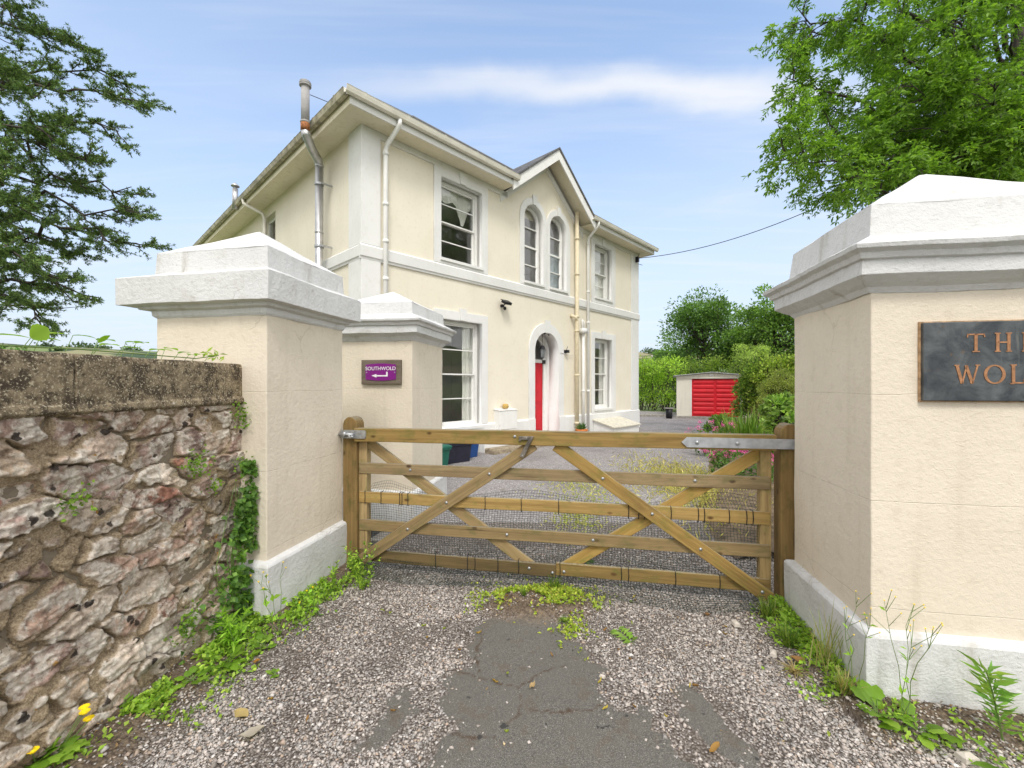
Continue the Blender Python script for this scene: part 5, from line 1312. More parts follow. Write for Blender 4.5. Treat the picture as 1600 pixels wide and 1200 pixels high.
def ash():
    r = np.random.default_rng(21)
    t = thing('ash_tree', 'broad ash tree with feathery green leaves reaching over the plaque pillar', 'tree', (12.6, 10.2, 0))
    o = np.array([12.6, 10.2, 0]); wood = MB(); tw = MB(); B, D = [], []
    trunk = np.array([[12.6, 10.2, -0.1], [12.5, 10.1, 2.5], [12.2, 10.0, 5.0], [11.9, 9.9, 7.6], [11.8, 9.9, 10.0], [11.6, 9.9, 12.5]])
    wood.tube(trunk - o, [0.32, 0.27, 0.23, 0.18, 0.12, 0.05], 10)
    tips = [(1200, 190, 8.2, 4.6), (1215, 120, 8.7, 5.4), (1232, 10, 8.5, 7.2), (1212, 240, 7.6, 4.4), (1245, 255, 7.3, 4.2), (1312, 275, 7.1, 4.0), (1365, 255, 7.0, 3.8), (1262, -70, 9.0, 8), (1390, -110, 9.0, 9), (1335, 50, 7.6, 6.6),
            (1410, 130, 7.2, 5.6), (1480, 40, 7.0, 7), (1555, 120, 6.9, 5.6), (1620, 190, 6.9, 4.6), (1690, 80, 8, 7), (1450, 200, 7.4, 4.4), (1540, 200, 7.6, 4.2), (1600, -60, 8, 8.6), (1390, 185, 9.8, 4.4), (1275, 165, 10.0, 5.0),
            (1305, 80, 11.0, 6.2), (1410, 30, 11.5, 7.5), (1510, 120, 11, 5.4), (1610, 170, 11, 4.8), (1255, 50, 9.4, 6.4), (1335, 160, 8.2, 5.0), (1440, 90, 8.4, 6.4), (1350, 215, 8.2, 4.2), (1570, 10, 8, 7.4), (1590, 235, 8.6, 3.9), (1460, -20, 8, 8), (1500, 245, 7.4, 4.0), (1560, 250, 7.2, 4.0)]
    for (px, py, z, h0) in tips:
        e = wp(px + 12 * (px < 1420), py, z); k = np.interp(h0, trunk[:, 2], range(len(trunk))); s, _ = along(trunk, k / (len(trunk) - 1))
        p = curve_pts(s, e, 10, -0.35, 0.022, r); Ln = np.linalg.norm(e - s)
        wood.tube(p - o, list(np.linspace(0.02 + 0.010 * Ln, 0.007, 10)), 6)
        for _ in range(int(8 + Ln * 2.0)):
            f = 0.25 + 0.75 * r.random() ** 0.8; b, d = along(p, f)
            q = sub_dir(d, r, r.uniform(0.4, 1.0), 0.35, 0.06); l2 = r.uniform(0.4, 1.0) * (1.15 - 0.45 * f)
            sp = curve_pts(b, b + q * l2, 6, -0.06, 0.03, r); tw.tube(sp - o, list(np.linspace(0.014, 0.005, 6)), 4, False)
            for _ in range(6):
                g = 0.2 + 0.8 * r.random(); b2, d2 = along(sp, g); q2 = sub_dir(d2, r, r.uniform(0.3, 0.9), 0.3, 0.02); l3 = r.uniform(0.15, 0.42)
                tw.tube([b2 - o, b2 + q2 * l3 - o], [0.005, 0.003], 3, False)
                for _ in range(4):
                    b3 = b2 + q2 * l3 * r.uniform(0.4, 1.0); q3 = sub_dir(q2, r, r.uniform(0.2, 1.1), 0.3, 0.15); B.append(b3 - o); D.append(q3)
    wood.build('trunk', 'bark', t, True); tw.build('twigs', 'bark', t)
    P, Q = compound(B, D, r, 9)
    leaf_obj('crown', [leaves(P, 0.092, 0.036, G_ASH, Q, 0.55, seed=22, cvar=0.18)], 'leaf', t)
ash()

def cedar():
    r = np.random.default_rng(31)
    o = np.array([-10.2, 7.4, 0]); t = thing('cedar_tree', 'dark spreading conifer with layered needle branches above the stone wall', 'tree', tuple(o))
    wood = MB(); tw = MB(); B, D = [], []
    trunk = np.array([[-10.2, 7.4, -0.1], [-10.1, 7.4, 4], [-10.1, 7.35, 8], [-10.0, 7.3, 13]])
    wood.tube(trunk - o, [0.42, 0.36, 0.27, 0.08], 12)
    tips = [(232, 160, 6.3, 6.4), (130, 75, 6.6, 7.6), (190, 130, 6.9, 6.6), (30, -30, 6.4, 9), (185, 205, 6.0, 5.6), (205, 292, 6.1, 4.7), (212, 325, 5.9, 4.2), (135, 250, 5.6, 5.4), (212, 380, 6.0, 3.8), (155, 465, 5.8, 3.0), (55, 500, 5.5, 2.8), (85, 430, 5.3, 3.4),
            (60, 150, 5.4, 6.6), (80, 215, 5.3, 5.6), (50, 330, 5.2, 4.4), (30, 400, 5.0, 3.8), (40, 40, 6.8, 8.2), (-20, 480, 5.2, 3.0), (130, 395, 6.8, 3.8), (20, 260, 5.0, 5.0), (10, 100, 5.4, 7), (-60, 200, 5.0, 5.6), (-60, 420, 4.8, 3.6), (-80, 60, 6, 7.6),
            (-300, 100, 8, 8), (-420, 250, 8, 6.5), (-380, 380, 6.5, 5), (-330, 20, 6.5, 9), (-250, 300, 5, 5.5), (-300, 180, 9.5, 7.5), (-200, 120, 10, 8.5), (-180, -60, 7, 10.5), (-120, -160, 7.5, 12), (-230, 430, 5.2, 4), (-40, 250, 10, 7), (-260, -100, 8, 11)]
    for (px, py, z, h0) in tips:
        e = wp(px, py, z); k = np.interp(h0, trunk[:, 2], range(4)); s, _ = along(trunk, k / 3)
        p = curve_pts(s, e, 12, -0.28, 0.014, r); Ln = np.linalg.norm(e - s)
        wood.tube(p - o, list(np.linspace(0.015 + 0.006 * Ln, 0.006, 12)), 6)
        for _ in range(int(10 + Ln * 3.0)):
            f = 0.22 + 0.78 * r.random() ** 0.9; b, d = along(p, f)
            q = sub_dir(d, r, r.uniform(0.3, 0.75), 0.9, 0.0); l2 = r.uniform(0.3, 0.85) * (1.2 - 0.65 * f)
            sp = curve_pts(b, b + q * l2, 6, 0.03, 0.025, r); tw.tube(sp - o, list(np.linspace(0.011, 0.004, 6)), 4, False)
            for _ in range(8):
                g = 0.15 + 0.85 * r.random(); b2, d2 = along(sp, g); q2 = sub_dir(d2, r, r.uniform(0.3, 0.9), 0.75, -0.12); l3 = r.uniform(0.06, 0.2)
                tw.tube([b2 - o, b2 + q2 * l3 - o], [0.004, 0.003], 3, False)
                for w in np.linspace(0.25, 1.0, 4): B.append(b2 + q2 * l3 * w - o + r.normal(size=3) * 0.008); D.append(q2)
    wood.build('trunk', 'bark', t, True); tw.build('twigs', 'bark', t)
    B = np.repeat(np.array(B), 11, 0); D = np.repeat(np.array(D), 11, 0) * 0.55 + r.normal(size=(len(B), 3)) * 0.55; D[:, 2] += 0.12
    leaf_obj('crown', [leaves(B, 0.045, 0.010, [(0.07, 0.13, 0.04), (0.10, 0.17, 0.045), (0.17, 0.23, 0.06), (0.05, 0.09, 0.04)], D, 0.3, seed=33, jit=0.4)], 'needle', t)
cedar()

def round_crown(r, c, rad, n_clump, per, leaf, cols, seed, up=0.4, shell=0.75, clump=0.32, base_fill=True, cvar=0.3):
    """leaves gathered into uneven clumps through an egg-shaped volume"""
    c = np.array(c, float); rad = np.array(rad, float)
    v = unit(r.normal(size=(n_clump, 3))); v[:, 2] = np.where(v[:, 2] < -0.55, -v[:, 2], v[:, 2])
    cc = c + v * rad * (shell + (1 - shell) * r.random((n_clump, 1))) * r.uniform(0.72, 1.06, (n_clump, 1))
    k = (per * r.uniform(0.6, 1.4, n_clump)).astype(int); idx = np.repeat(np.arange(n_clump), k)
    s = rad.mean() * clump * r.uniform(0.6, 1.25, n_clump)
    d = unit(r.normal(size=(len(idx), 3))); P = cc[idx] + d * (s[idx] * r.random(len(idx)) ** 0.45)[:, None] * np.array([1, 1, 0.72])
    tone = r.uniform(0.72, 1.28, n_clump)[idx]
    V, F, K = leaves(P, leaf, leaf * 0.55, cols, d + (P - c) / rad * 0.7, up, seed=seed, cvar=cvar)
    return cc, (V, F, K * np.repeat(tone, 4)[:, None])
def tree(name, label, base, h, rad, cols, n_clump=46, per=170, leaf=0.22, seed=1, cat='tree', group=None, trunk_r=0.25, low=0.25, clump=0.32):
    r = np.random.default_rng(seed); t = thing(name, label, cat, base, 0, group)
    c = (0, 0, h - rad[2] * 0.98)
    cc, part = round_crown(r, c, rad, n_clump, per, leaf, cols, seed, clump=clump)
    c2, part2 = round_crown(r, c, tuple(0.55 * q for q in rad), n_clump // 3, per, leaf, cols, seed + 1, clump=clump * 1.3)
    wood = MB(); fk = np.array([0, 0, max(h * low, 0.15)])
    wood.tube([(0, 0, -0.3), fk * 0.5, fk, (r.normal() * 0.2, r.normal() * 0.2, h * 0.7)], [trunk_r, trunk_r * 0.85, trunk_r * 0.75, trunk_r * 0.2], 8)
    for q in cc:
        wood.tube(curve_pts(fk + np.array([0, 0, r.random() * h * 0.25]), q, 6, -0.1, 0.04, r), list(np.linspace(trunk_r * 0.32, 0.02, 6)), 4, False)
    wood.build('trunk', 'bark', t, True); leaf_obj('crown', [part, part2], 'leaf', t); return t
G_DARK = [(0.055, 0.11, 0.03), (0.09, 0.16, 0.04), (0.13, 0.215, 0.05), (0.065, 0.125, 0.035)]
G_MID = [(0.07, 0.14, 0.025), (0.11, 0.19, 0.03), (0.15, 0.24, 0.045), (0.05, 0.10, 0.025)]
G_LIME = [(0.19, 0.31, 0.03), (0.27, 0.39, 0.045), (0.33, 0.43, 0.08), (0.12, 0.22, 0.03)]
G_YEL = [(0.2, 0.29, 0.04), (0.3, 0.38, 0.06), (0.42, 0.44, 0.12), (0.10, 0.17, 0.03)]
def gp(px, z): return ((px - 800) / 664 * z, z, 0)
tree('sycamore_tree', 'tall round dark green tree directly behind the garage', gp(1102, 40), 10.0, (3.9, 3.4, 4.6), G_DARK, 60, 190, 0.25, 41)
tree('sycamore_tree', 'dense green tree partly hidden behind the moulded pillar cap', gp(1212, 34), 9.0, (3.6, 3.2, 4.2), G_MID, 60, 190, 0.22, 42)
tree('sycamore_tree', 'lower dark tree filling the gap between the two tall trees', gp(1160, 38), 6.4, (3.2, 3.0, 3.0), G_DARK, 44, 180, 0.22, 43)
tree('sycamore_tree', 'small dark tree at the left foot of the tall round tree', gp(1062, 44), 4.9, (2.4, 2.4, 2.4), G_DARK, 34, 150, 0.22, 44)
tree('shrub', 'rounded pale green domed shrub rising above the hedge behind the garage', gp(1176, 24), 3.75, (1.15, 1.1, 1.3), [(0.16, 0.23, 0.05), (0.22, 0.29, 0.07), (0.28, 0.35, 0.1)], 44, 150, 0.085, 45, 'shrub', None, 0.08, 0.1)
def hedge(name, label, a, b, h, depth, cols, seed, leaf, n, cat='hedge'):
    r = np.random.default_rng(seed); a = np.array(a, float); b = np.array(b, float); t = thing(name, label, cat, (a[0], a[1], 0)); L_ = np.linalg.norm(b - a)
    parts = []; k = int(L_ / 0.55) + 1; wood = MB()
    for i in range(k):
        for lv in (0.3, 0.62, 0.92):
            for _ in range(2):
                u = (i + r.random()) / k; p = (b - a) * u; c = np.array([p[0] + r.normal() * depth * 0.35, p[1] + r.normal() * depth * 0.35, h * lv * r.uniform(0.82, 1.1)])
                d = unit(r.normal(size=(n, 3))); s = r.uniform(0.28, 0.5) * h * 0.5
                P = c + d * s * (r.random((n, 1)) ** 0.45) * np.array([1, 1, 0.85]); P[:, 2] = np.abs(P[:, 2])
                V, F, K = leaves(P, leaf, leaf * 0.55, cols, d + [0, 0, 0.4], 0.4, seed=int(r.integers(1e9)), cvar=0.28); parts.append((V, F, K * r.uniform(0.75, 1.2)))
                wood.tube([(p[0], p[1], 0), (c[0], c[1], c[2])], [0.03, 0.012], 4, False)
    wood.build('stems', 'bark', t); leaf_obj('foliage', parts, 'leaf', t); return t
hedge('hedge', 'bright lime green hedge between the house corner and the garage', (4.5, 25.5, 0), (9.2, 24.0, 0), 2.75, 1.0, G_LIME, 51, 0.13, 170)
hedge('hedge', 'green hedge running behind the garage roof', (8.6, 27.5, 0), (15.0, 25.0, 0), 2.9, 0.9, [(0.09, 0.16, 0.02), (0.14, 0.22, 0.03), (0.2, 0.24, 0.05)], 52, 0.12, 150)
# mixed shrubs down the right of the drive
def bush(name, label, px, z, h, rad, cols, seed, leaf, n_clump=40, per=150, cat='shrub', clump=0.34):
    return tree(name, label, gp(px, z), h, rad, cols, n_clump, per, leaf, seed, cat, None, 0.045, 0.08, clump)
bush('camellia_bush', 'glossy dark shrub with yellow green tips covering the right side of the garage door', 1189, 12.8, 2.1, (0.66, 0.66, 1.0), [(0.05, 0.10, 0.02), (0.09, 0.17, 0.03), (0.34, 0.40, 0.08), (0.06, 0.12, 0.02)], 61, 0.085, 60, 130)
bush('camellia_bush', 'taller yellow green leafy shrub beside the plaque pillar', 1232, 12.2, 2.3, (0.95, 0.9, 1.1), G_YEL, 62, 0.085, 60, 130)
bush('broom_bush', 'twiggy fine leaved shrub with bare brown stems below its crown', 1216, 9.6, 1.75, (0.42, 0.42, 0.60), [(0.17, 0.23, 0.05), (0.24, 0.29, 0.08), (0.3, 0.3, 0.1)], 63, 0.035, 60, 190)
def deadtwigs():
    r = np.random.default_rng(64); b = np.array(gp(1213, 9.4)); t = thing('twiggy_bush', 'bare brown tangled twigs under the fine leaved shrub', 'bush', tuple(b)); mb = MB()
    for _ in range(130):
        a = np.array([r.normal() * 0.1, r.normal() * 0.1, 0]); e = a + np.array([r.normal() * 0.26, r.normal() * 0.24, r.uniform(0.4, 1.15)])
        mb.tube(curve_pts(a, e, 5, -0.05, 0.05, r), list(np.linspace(0.010, 0.004, 5)), 4, False)
        for _ in range(2): q, d = along(np.array([a, e]), r.uniform(0.4, 1)); mb.tube([q, q + sub_dir(d, r, 0.9) * r.uniform(0.1, 0.3)], [0.005, 0.003], 3, False)
    mb.build('twigs', 'twig', t)
deadtwigs()
bush('leafy_plant', 'fresh pale green leafy plant just above the hinged gate post', 1226, 6.6, 1.32, (0.26, 0.26, 0.36), [(0.11, 0.2, 0.04), (0.18, 0.28, 0.06), (0.25, 0.34, 0.1)], 65, 0.10, 20, 34, 'plant', 0.42)
bush('garden_plant', 'low green plant growing between the lilies and the dark shrub', 1128, 10.2, 0.75, (0.35, 0.35, 0.4), G_MID, 66, 0.07, 20, 70, 'plant')

def strap_plant(name, label, base, n, L, w, cols, seed, cat='plant', spread=0.6, droop=0.55):
    """arching strap leaves"""
    r = np.random.default_rng(seed); t = thing(name, label, cat, tuple(base)); V, F, K = [], [], []
    for i in range(n):
        a = r.random() * 6.283; d = np.array([math.cos(a), math.sin(a), 0]); sd = np.array([-d[1], d[0], 0]); l = L * r.uniform(0.55, 1.15); b = np.array([r.normal() * 0.05, r.normal() * 0.05, 0]) * (L / 0.6); sp = spread * r.uniform(0.5, 1.4); m = 6
        col = np.array(cols[r.integers(len(cols))]) * r.uniform(0.75, 1.25); k = len(V)
        for j in range(m + 1):
            u = j / m; p = b + d * l * sp * u + np.array([0, 0, l * (u - droop * sp * 1.5 * u * u)]); ww = w * (1 - u ** 2.2) * 0.5 + 0.0005
            p[2] = max(p[2], 0.004)
            V += [p - sd * ww, p + sd * ww]; K += [col, col]
        F += [(k + 2 * j, k + 2 * j + 1, k + 2 * j + 3, k + 2 * j + 2) for j in range(m)]
    np_mesh('foliage', np.array(V), np.array(F), 'leaf', np.array(K), t); return t
G_LILY = [(0.13, 0.24, 0.03), (0.19, 0.31, 0.05), (0.10, 0.19, 0.03), (0.26, 0.36, 0.09)]
strap_plant('day_lily', 'clump of arching strap leaves nearest the hinge post', gp(1168, 8.4), 170, 1.25, 0.034, G_LILY, 71, 'plant', 0.38)
strap_plant('day_lily', 'clump of arching strap leaves behind the pink valerian', gp(1146, 8.9), 140, 1.1, 0.032, G_LILY, 72, 'plant', 0.38)
strap_plant('day_lily', 'clump of strap leaves at the foot of the brown twigs', gp(1192, 8.2), 130, 1.15, 0.034, G_LILY, 73, 'plant', 0.38)
def valerian(label, px, z, h, n, seed, group='pink valerian plants along the drive'):
    r = np.random.default_rng(seed); b = gp(px, z); t = thing('valerian_plant', label, 'flowering plant', b, 0, group); st = MB(); LP, LD, FP = [], [], []
    for i in range(n):
        a = np.array([r.normal() * 0.09, r.normal() * 0.09, 0]); e = a + np.array([r.normal() * 0.16, r.normal() * 0.16, h * r.uniform(0.6, 1.05)]); p = curve_pts(a, e, 5, -0.03, 0.03, r)
        st.tube(p, [0.005] * 4 + [0.003], 4, False)
        for _ in range(16): q, d = along(p, r.uniform(0.05, 0.85)); LP.append(q); LD.append(sub_dir(d, r, 1.0))
        if i % 5 != 4:
            k = 46; FP.append(e + r.normal(size=(k, 3)) * np.array([0.032, 0.032, 0.024]))
    st.build('stems', 'stem', t); leaf_obj('foliage', [leaves(np.array(LP), 0.085, 0.034, [(0.08, 0.16, 0.04), (0.13, 0.22, 0.05), (0.05, 0.11, 0.03)], np.array(LD), 0.4, seed=seed)], 'leaf', t)
    FP = np.concatenate(FP); leaf_obj('blossoms', [leaves(FP, 0.017, 0.017, [(0.55, 0.09, 0.30), (0.68, 0.17, 0.42), (0.45, 0.05, 0.22)], None, 0.2, seed=seed + 1)], 'petal', t)
valerian('pink valerian beside the lily leaves, tallest of the pink flowers', 1128, 8.6, 0.72, 16, 81)
valerian('pink valerian at the drive edge just above the top rail', 1103, 8.9, 0.55, 11, 82)
valerian('pink valerian seen under the top rail below the strap hinge', 1128, 6.9, 0.52, 14, 83)
valerian('pink valerian under the rear brace near the hinge post', 1158, 6.6, 0.5, 13, 84)
valerian('mostly leafy valerian behind the gate beside the hinge post', 1195, 6.3, 0.46, 10, 85)

# ================================================================= GROUND PLANTS NEAR THE CAMERA
def put_on_ground(x, y): return (x, y, gh(x, y) + 0.004)
def ground_leaves(name, pts, cols, L, W, seed, mat='leaf', lift=0.03, up=0.55, kind='stuff'):
    pts = np.asarray(pts, float); r = np.random.default_rng(seed); n = len(pts)
    z = ground_h(pts[:, 0], pts[:, 1]) + 0.006 + lift * r.random(n) ** 2
    D = r.normal(size=(n, 3)); D[:, 2] = 0.35 + 0.3 * r.random(n)
    o = leaf_obj(name, [leaves(np.stack([pts[:, 0], pts[:, 1], z], 1), L, W, cols, D, up, seed=seed, cvar=0.25)], mat); return tag(o, kind=kind)
r = np.random.default_rng(90)
def strip(a, b, n, w, clump=0.0, seed=0):
    q = np.random.default_rng(seed); u = q.random(n); a = np.array(a); b = np.array(b); p = a + (b - a) * u[:, None]; nrm = np.array([-(b - a)[1], (b - a)[0]]); nrm = nrm / np.linalg.norm(nrm)
    p = p + nrm * (np.abs(q.normal(size=n)) * w)[:, None]
    if clump:
        k = fbm(p[:, 0] * 6, p[:, 1] * 6, seed + 3, 3); p = p[k > clump]
    return p
def face(P, a, b): q = P + GU * a + GV * b; return (q[0], q[1])
G_WEED = [(0.17, 0.29, 0.03), (0.25, 0.38, 0.04), (0.33, 0.43, 0.07), (0.10, 0.19, 0.03)]
pts = np.concatenate([strip((-1.70, 1.85), (-1.62, 2.62), 2600, -0.12, 0.42, 1), strip(face(P1, 0.06, -0.05), face(P1, 0.06, 0.86), 2400, -0.085, 0.38, 2), strip((-1.78, 1.2), (-1.70, 1.85), 170, -0.07, 0.5, 5)])
ground_leaves('weed_ground_cover', pts, G_WEED, 0.026, 0.017, 91)
pts = np.concatenate([strip(face(P3, -0.06, -0.06), face(P3, -0.06, 0.84), 1700, 0.09, 0.42, 3), strip(face(P3, -0.04, -0.08), face(P3, 1.0, -0.08), 900, -0.11, 0.46, 4)])
ground_leaves('weed_mat', pts, G_WEED, 0.026, 0.016, 92)
q = r.normal(size=(2600, 2)) * np.array([0.20, 0.105]) + np.array([0.16, 2.95]); q = np.concatenate([q, r.normal(size=(350, 2)) * np.array([0.06, 0.13]) + np.array([0.36, 2.62])]); k = fbm(q[:, 0] * 7, q[:, 1] * 7, 9, 3); q = q[k > 0.46]
ground_leaves('moss_and_clover', q, [(0.24, 0.34, 0.03), (0.33, 0.40, 0.05), (0.40, 0.37, 0.08), (0.17, 0.27, 0.03)], 0.024, 0.016, 93)
# dry thatch behind the gate at the bed's edge, and brown leaf litter
q = r.normal(size=(5200, 2)) * np.array([0.42, 1.1]) + np.array([2.75, 5.9]); q = q[(q[:, 1] > 4.0) & (q[:, 0] < 4.6)]
z0 = np.zeros(len(q)); D = r.normal(size=(len(q), 3)); D[:, 2] = np.abs(D[:, 2]) * 0.8 + 0.2
tag(leaf_obj('dry_grass', [leaves(np.stack([q[:, 0], q[:, 1], z0], 1), 0.12, 0.012, [(0.42, 0.38, 0.12), (0.5, 0.42, 0.2), (0.3, 0.33, 0.07), (0.24, 0.17, 0.08)], D, 0.1, seed=94)], 'leaf'), kind='stuff')
q = np.concatenate([r.normal(size=(700, 2)) * np.array([0.3, 0.5]) + np.array([1.02, 6.0]), r.normal(size=(500, 2)) * np.array([0.16, 0.3]) + np.array([0.72, 4.7])])
D = r.normal(size=(len(q), 3)); D[:, 2] = np.abs(D[:, 2]) * 0.8 + 0.2
tag(leaf_obj('mossy_tufts', [leaves(np.stack([q[:, 0], q[:, 1], np.zeros(len(q))], 1), 0.05, 0.012, [(0.36, 0.36, 0.08), (0.42, 0.36, 0.15), (0.2, 0.27, 0.04)], D, 0.1, seed=95)], 'leaf'), kind='stuff')
# brown soil and litter flecks
u = r.random(5200); x = r.uniform(-1.9, 2.4, 5200); y = r.uniform(1.1, 3.3, 5200); e = edge_dirt(x, y); k = (r.random(5200) < e * 0.8 + 0.012) & (x > wall_x(y) + 0.02)
q = np.stack([x[k], y[k]], 1); ground_leaves('leaf_litter', q, [(0.26, 0.16, 0.07), (0.36, 0.25, 0.13), (0.15, 0.09, 0.05), (0.45, 0.36, 0.22)], 0.018, 0.009, 96, 'petal', 0.008, 0.8)

# bed soil to the right of the drive
xs = np.linspace(1.9, 12, 60); ys = np.linspace(3.6, 18, 70); X, Y = np.meshgrid(xs, ys)
edge = np.interp(Y, [3.6, 5, 7, 10, 14, 18], [1.7, 2.05, 3.1, 4.6, 7.0, 9.2]); hh = 0.10 * sstep(X, edge, edge + 0.5) + 0.03 * (fbm(X * 4, Y * 4, 61) - 0.5)
V = np.stack([X, Y, hh - 0.02], -1).reshape(-1, 3); i, j = np.meshgrid(np.arange(69), np.arange(59), indexing='ij'); a_ = (i * 60 + j).ravel()
F = np.stack([a_, a_ + 1, a_ + 61, a_ + 60], 1); cen = V[F].mean(1); F = F[cen[:, 0] > np.interp(cen[:, 1], [3.6, 5, 7, 10, 14, 18], [1.7, 2.05, 3.1, 4.6, 7.0, 9.2]) - 0.1]
tag(np_mesh('flower_bed_ground', V, F, simple('bed_soil', (0.13, 0.095, 0.06), 0.95, var=0.4, scale=9, bump=0.02, bscale=30), smooth=True), kind='structure')

def weed(name, label, base, h, n_st, leaf, w, cols, seed, cat='weed', group=None, flowers=None, leaves_per=10, lean=0.3, mat='leaf', bend=0.0):
    """upright weed: thin stems with leaves; flowers = (count, size)"""
    r = np.random.default_rng(seed); t = thing(name, label, cat, put_on_ground(*base), 0, group); st = MB(); P, D, FP = [], [], []
    for i in range(n_st):
        e = np.array([r.normal() * lean * h + bend * h, r.normal() * lean * h, h * r.uniform(0.65, 1.05)]); a = np.array([r.normal() * 0.012, r.normal() * 0.012, 0]); p = curve_pts(a, e, 6, -0.02 * h, 0.02, r)
        st.tube(p, list(np.linspace(0.0021, 0.0009, 6)), 4, False)
        for k in range(leaves_per): q, d = along(p, r.uniform(0.05, 0.98)); P.append(q); D.append(sub_dir(d, r, r.uniform(0.7, 1.2)))
        FP.append(e)
        if flowers:
            for _ in range(flowers[0]): q, d = along(p, r.uniform(0.6, 0.95)); e2 = q + sub_dir(d, r, 0.6) * h * r.uniform(0.1, 0.22); st.tube([q, e2], [0.0015, 0.001], 3, False); FP.append(e2)
    st.build('stems', 'stem', t)
    leaf_obj('foliage', [leaves(np.array(P), leaf, w, cols, np.array(D), 0.45, seed=seed)], mat, t)
    if flowers:
        m = MB()
        for q in FP: m.lathe([(flowers[1] * 0.3, -flowers[1] * 0.9), (flowers[1] * 0.4, 0), (flowers[1], flowers[1] * 0.45), (flowers[1] * 0.3, flowers[1] * 0.6)], tuple(q), 7)
        m.build('blossoms', 'yellow' if len(flowers) < 3 else flowers[2], t)
    return t
def rosette(label, base, n, L, w, cols, seed, cat='weed', name='broadleaf_weed', group=None, upright=0.35, lobe=0.12):
    """low plant of a few broad leaves, each leaf a small bent blade"""
    r = np.random.default_rng(seed); t = thing(name, label, cat, put_on_ground(*base), 0, group); V, F, K = [], [], []; st = MB()
    for i in range(n):
        a = r.random() * 6.283; el = r.uniform(0.1, 1.2) * upright * 2; d = np.array([math.cos(a) * math.cos(el), math.sin(a) * math.cos(el), math.sin(el)]); sd = np.array([-math.sin(a), math.cos(a), 0]); l = L * r.uniform(0.6, 1.2); s0 = l * r.uniform(0.25, 0.8); col = np.array(cols[r.integers(len(cols))]) * r.uniform(0.8, 1.25); k = len(V); up = np.cross(d, sd) * -1
        st.tube([(0, 0, 0), tuple(d * s0 * 0.5 + [0, 0, 0.01]), tuple(d * s0)], [0.002, 0.0018, 0.0012], 4, False)
        for j in range(7):
            u = j / 6; p = d * (s0 + l * u) + np.array([0, 0, -0.35 * l * u * u]); p[2] = max(p[2], 0.006); ww = w * 0.5 * math.sin(math.pi * (0.08 + 0.90 * u) ** 0.75) * (1 + lobe * (-1) ** j)
            V += [p - sd * ww + up * ww * 0.25, p, p + sd * ww + up * ww * 0.25]; K += [col, col * 0.9, col]
        for j in range(6):
            q = k + 3 * j; F += [(q, q + 1, q + 4, q + 3), (q + 1, q + 2, q + 5, q + 4)]
    st.build('stems', 'stem', t); np_mesh('foliage', np.array(V), np.array(F), 'leaf', np.array(K), t, True); return t
# wall foot, from the camera back to the pillar
G_FRESH = [(0.2, 0.36, 0.03), (0.27, 0.43, 0.05), (0.16, 0.29, 0.03)]
dn = rosette('large lobed yellow flowered dandelion at the wall foot nearest the camera', (-1.80, 1.62), 34, 0.085, 0.07, G_FRESH, 101, 'weed', 'dandelion', None, 0.5, 0.25)
r2 = np.random.default_rng(7)
for i in range(8):
    a, b = r2.uniform(-0.12, 0.22), r2.uniform(-0.13, 0.1); s_ = MB().tube([(a * 0.4, b * 0.4, 0), (a, b, 0.06 + 0.08 * r2.random())], 0.0022, 4)
    s_.build('flower_stem', 'stem', dn); e = s_.v[-1]; m = MB()
    for k in range(14):
        t = k * 6.283 / 14; m.box(-0.0028, 0.0028, 0, 0.019, 0.0, 0.0016, Matrix.Rotation(t, 3, 'Z') @ Matrix.Rotation(R(22), 3, 'X'), (0, 0, 0))
    m.lathe([(0.009, -0.002), (0.01, 0.004), (0.004, 0.008)], (0, 0, 0), 9)
    m.v = [(v[0] + e[0], v[1] + e[1], v[2] + e[2]) for v in m.v]; m.build('flower_head', 'yellow', dn)
rosette('broad green leaves sprouting where the paler wall stones meet the ground', (-1.55, 2.06), 13, 0.055, 0.036, G_FRESH, 102)
rosette('broad leaved weed beside the ivy at the wall foot', (-1.50, 2.24), 16, 0.07, 0.042, G_FRESH, 103)
rosette('round leaved weed in front of the plain capped pillar corner', (-1.40, 2.40), 15, 0.06, 0.045, G_FRESH, 104)
rosette('small bright rosette out on the gravel before the plain capped pillar', (-1.22, 2.19), 9, 0.035, 0.022, G_FRESH, 105)
rosette('tiny rosette at the edge of the soil below the stone wall', (-1.72, 1.88), 9, 0.04, 0.025, G_FRESH, 106)
weed('goosegrass', 'feathery upright bright green weed in the angle of wall and ivy', (-1.53, 2.34), 0.22, 9, 0.06, 0.013, G_FRESH, 107, leaves_per=16, lean=0.16)
weed('hawkbit', 'tall thin weed with drooping buds against the white plinth corner', (-1.37, 2.50), 0.42, 4, 0.045, 0.022, G_FRESH, 108, 'weed', None, (2, 0.006), 5, 0.16)
weed('hawkbit', 'short leafy weed with pale buds on the plinth face', (-1.25, 2.72), 0.22, 4, 0.04, 0.02, G_FRESH, 109, 'weed', None, None, 9, 0.2)
weed('meadow_weed', 'leafy weed in the middle of the white plinth face', (-1.28, 3.02), 0.20, 6, 0.03, 0.018, G_WEED, 110, leaves_per=14, lean=0.25)
weed('meadow_weed', 'bushy green weed at the foot of the latch gate post', (-1.17, 3.22), 0.26, 14, 0.032, 0.016, G_WEED, 111, leaves_per=18, lean=0.35)
weed('meadow_weed', 'low weed trailing onto the gravel by the latch gate post', (-1.08, 3.12), 0.12, 12, 0.026, 0.014, G_WEED, 112, leaves_per=14, lean=0.6)
def tuft(label, base, n, L, cols, seed, w=0.005, spread=0.45):
    t = strap_plant('grass_tuft', label, put_on_ground(*base), n, L, w, cols, seed, 'grass tuft', spread, 0.5); return t
G_GRASS = [(0.15, 0.26, 0.03), (0.22, 0.33, 0.05), (0.32, 0.36, 0.10), (0.10, 0.19, 0.03)]
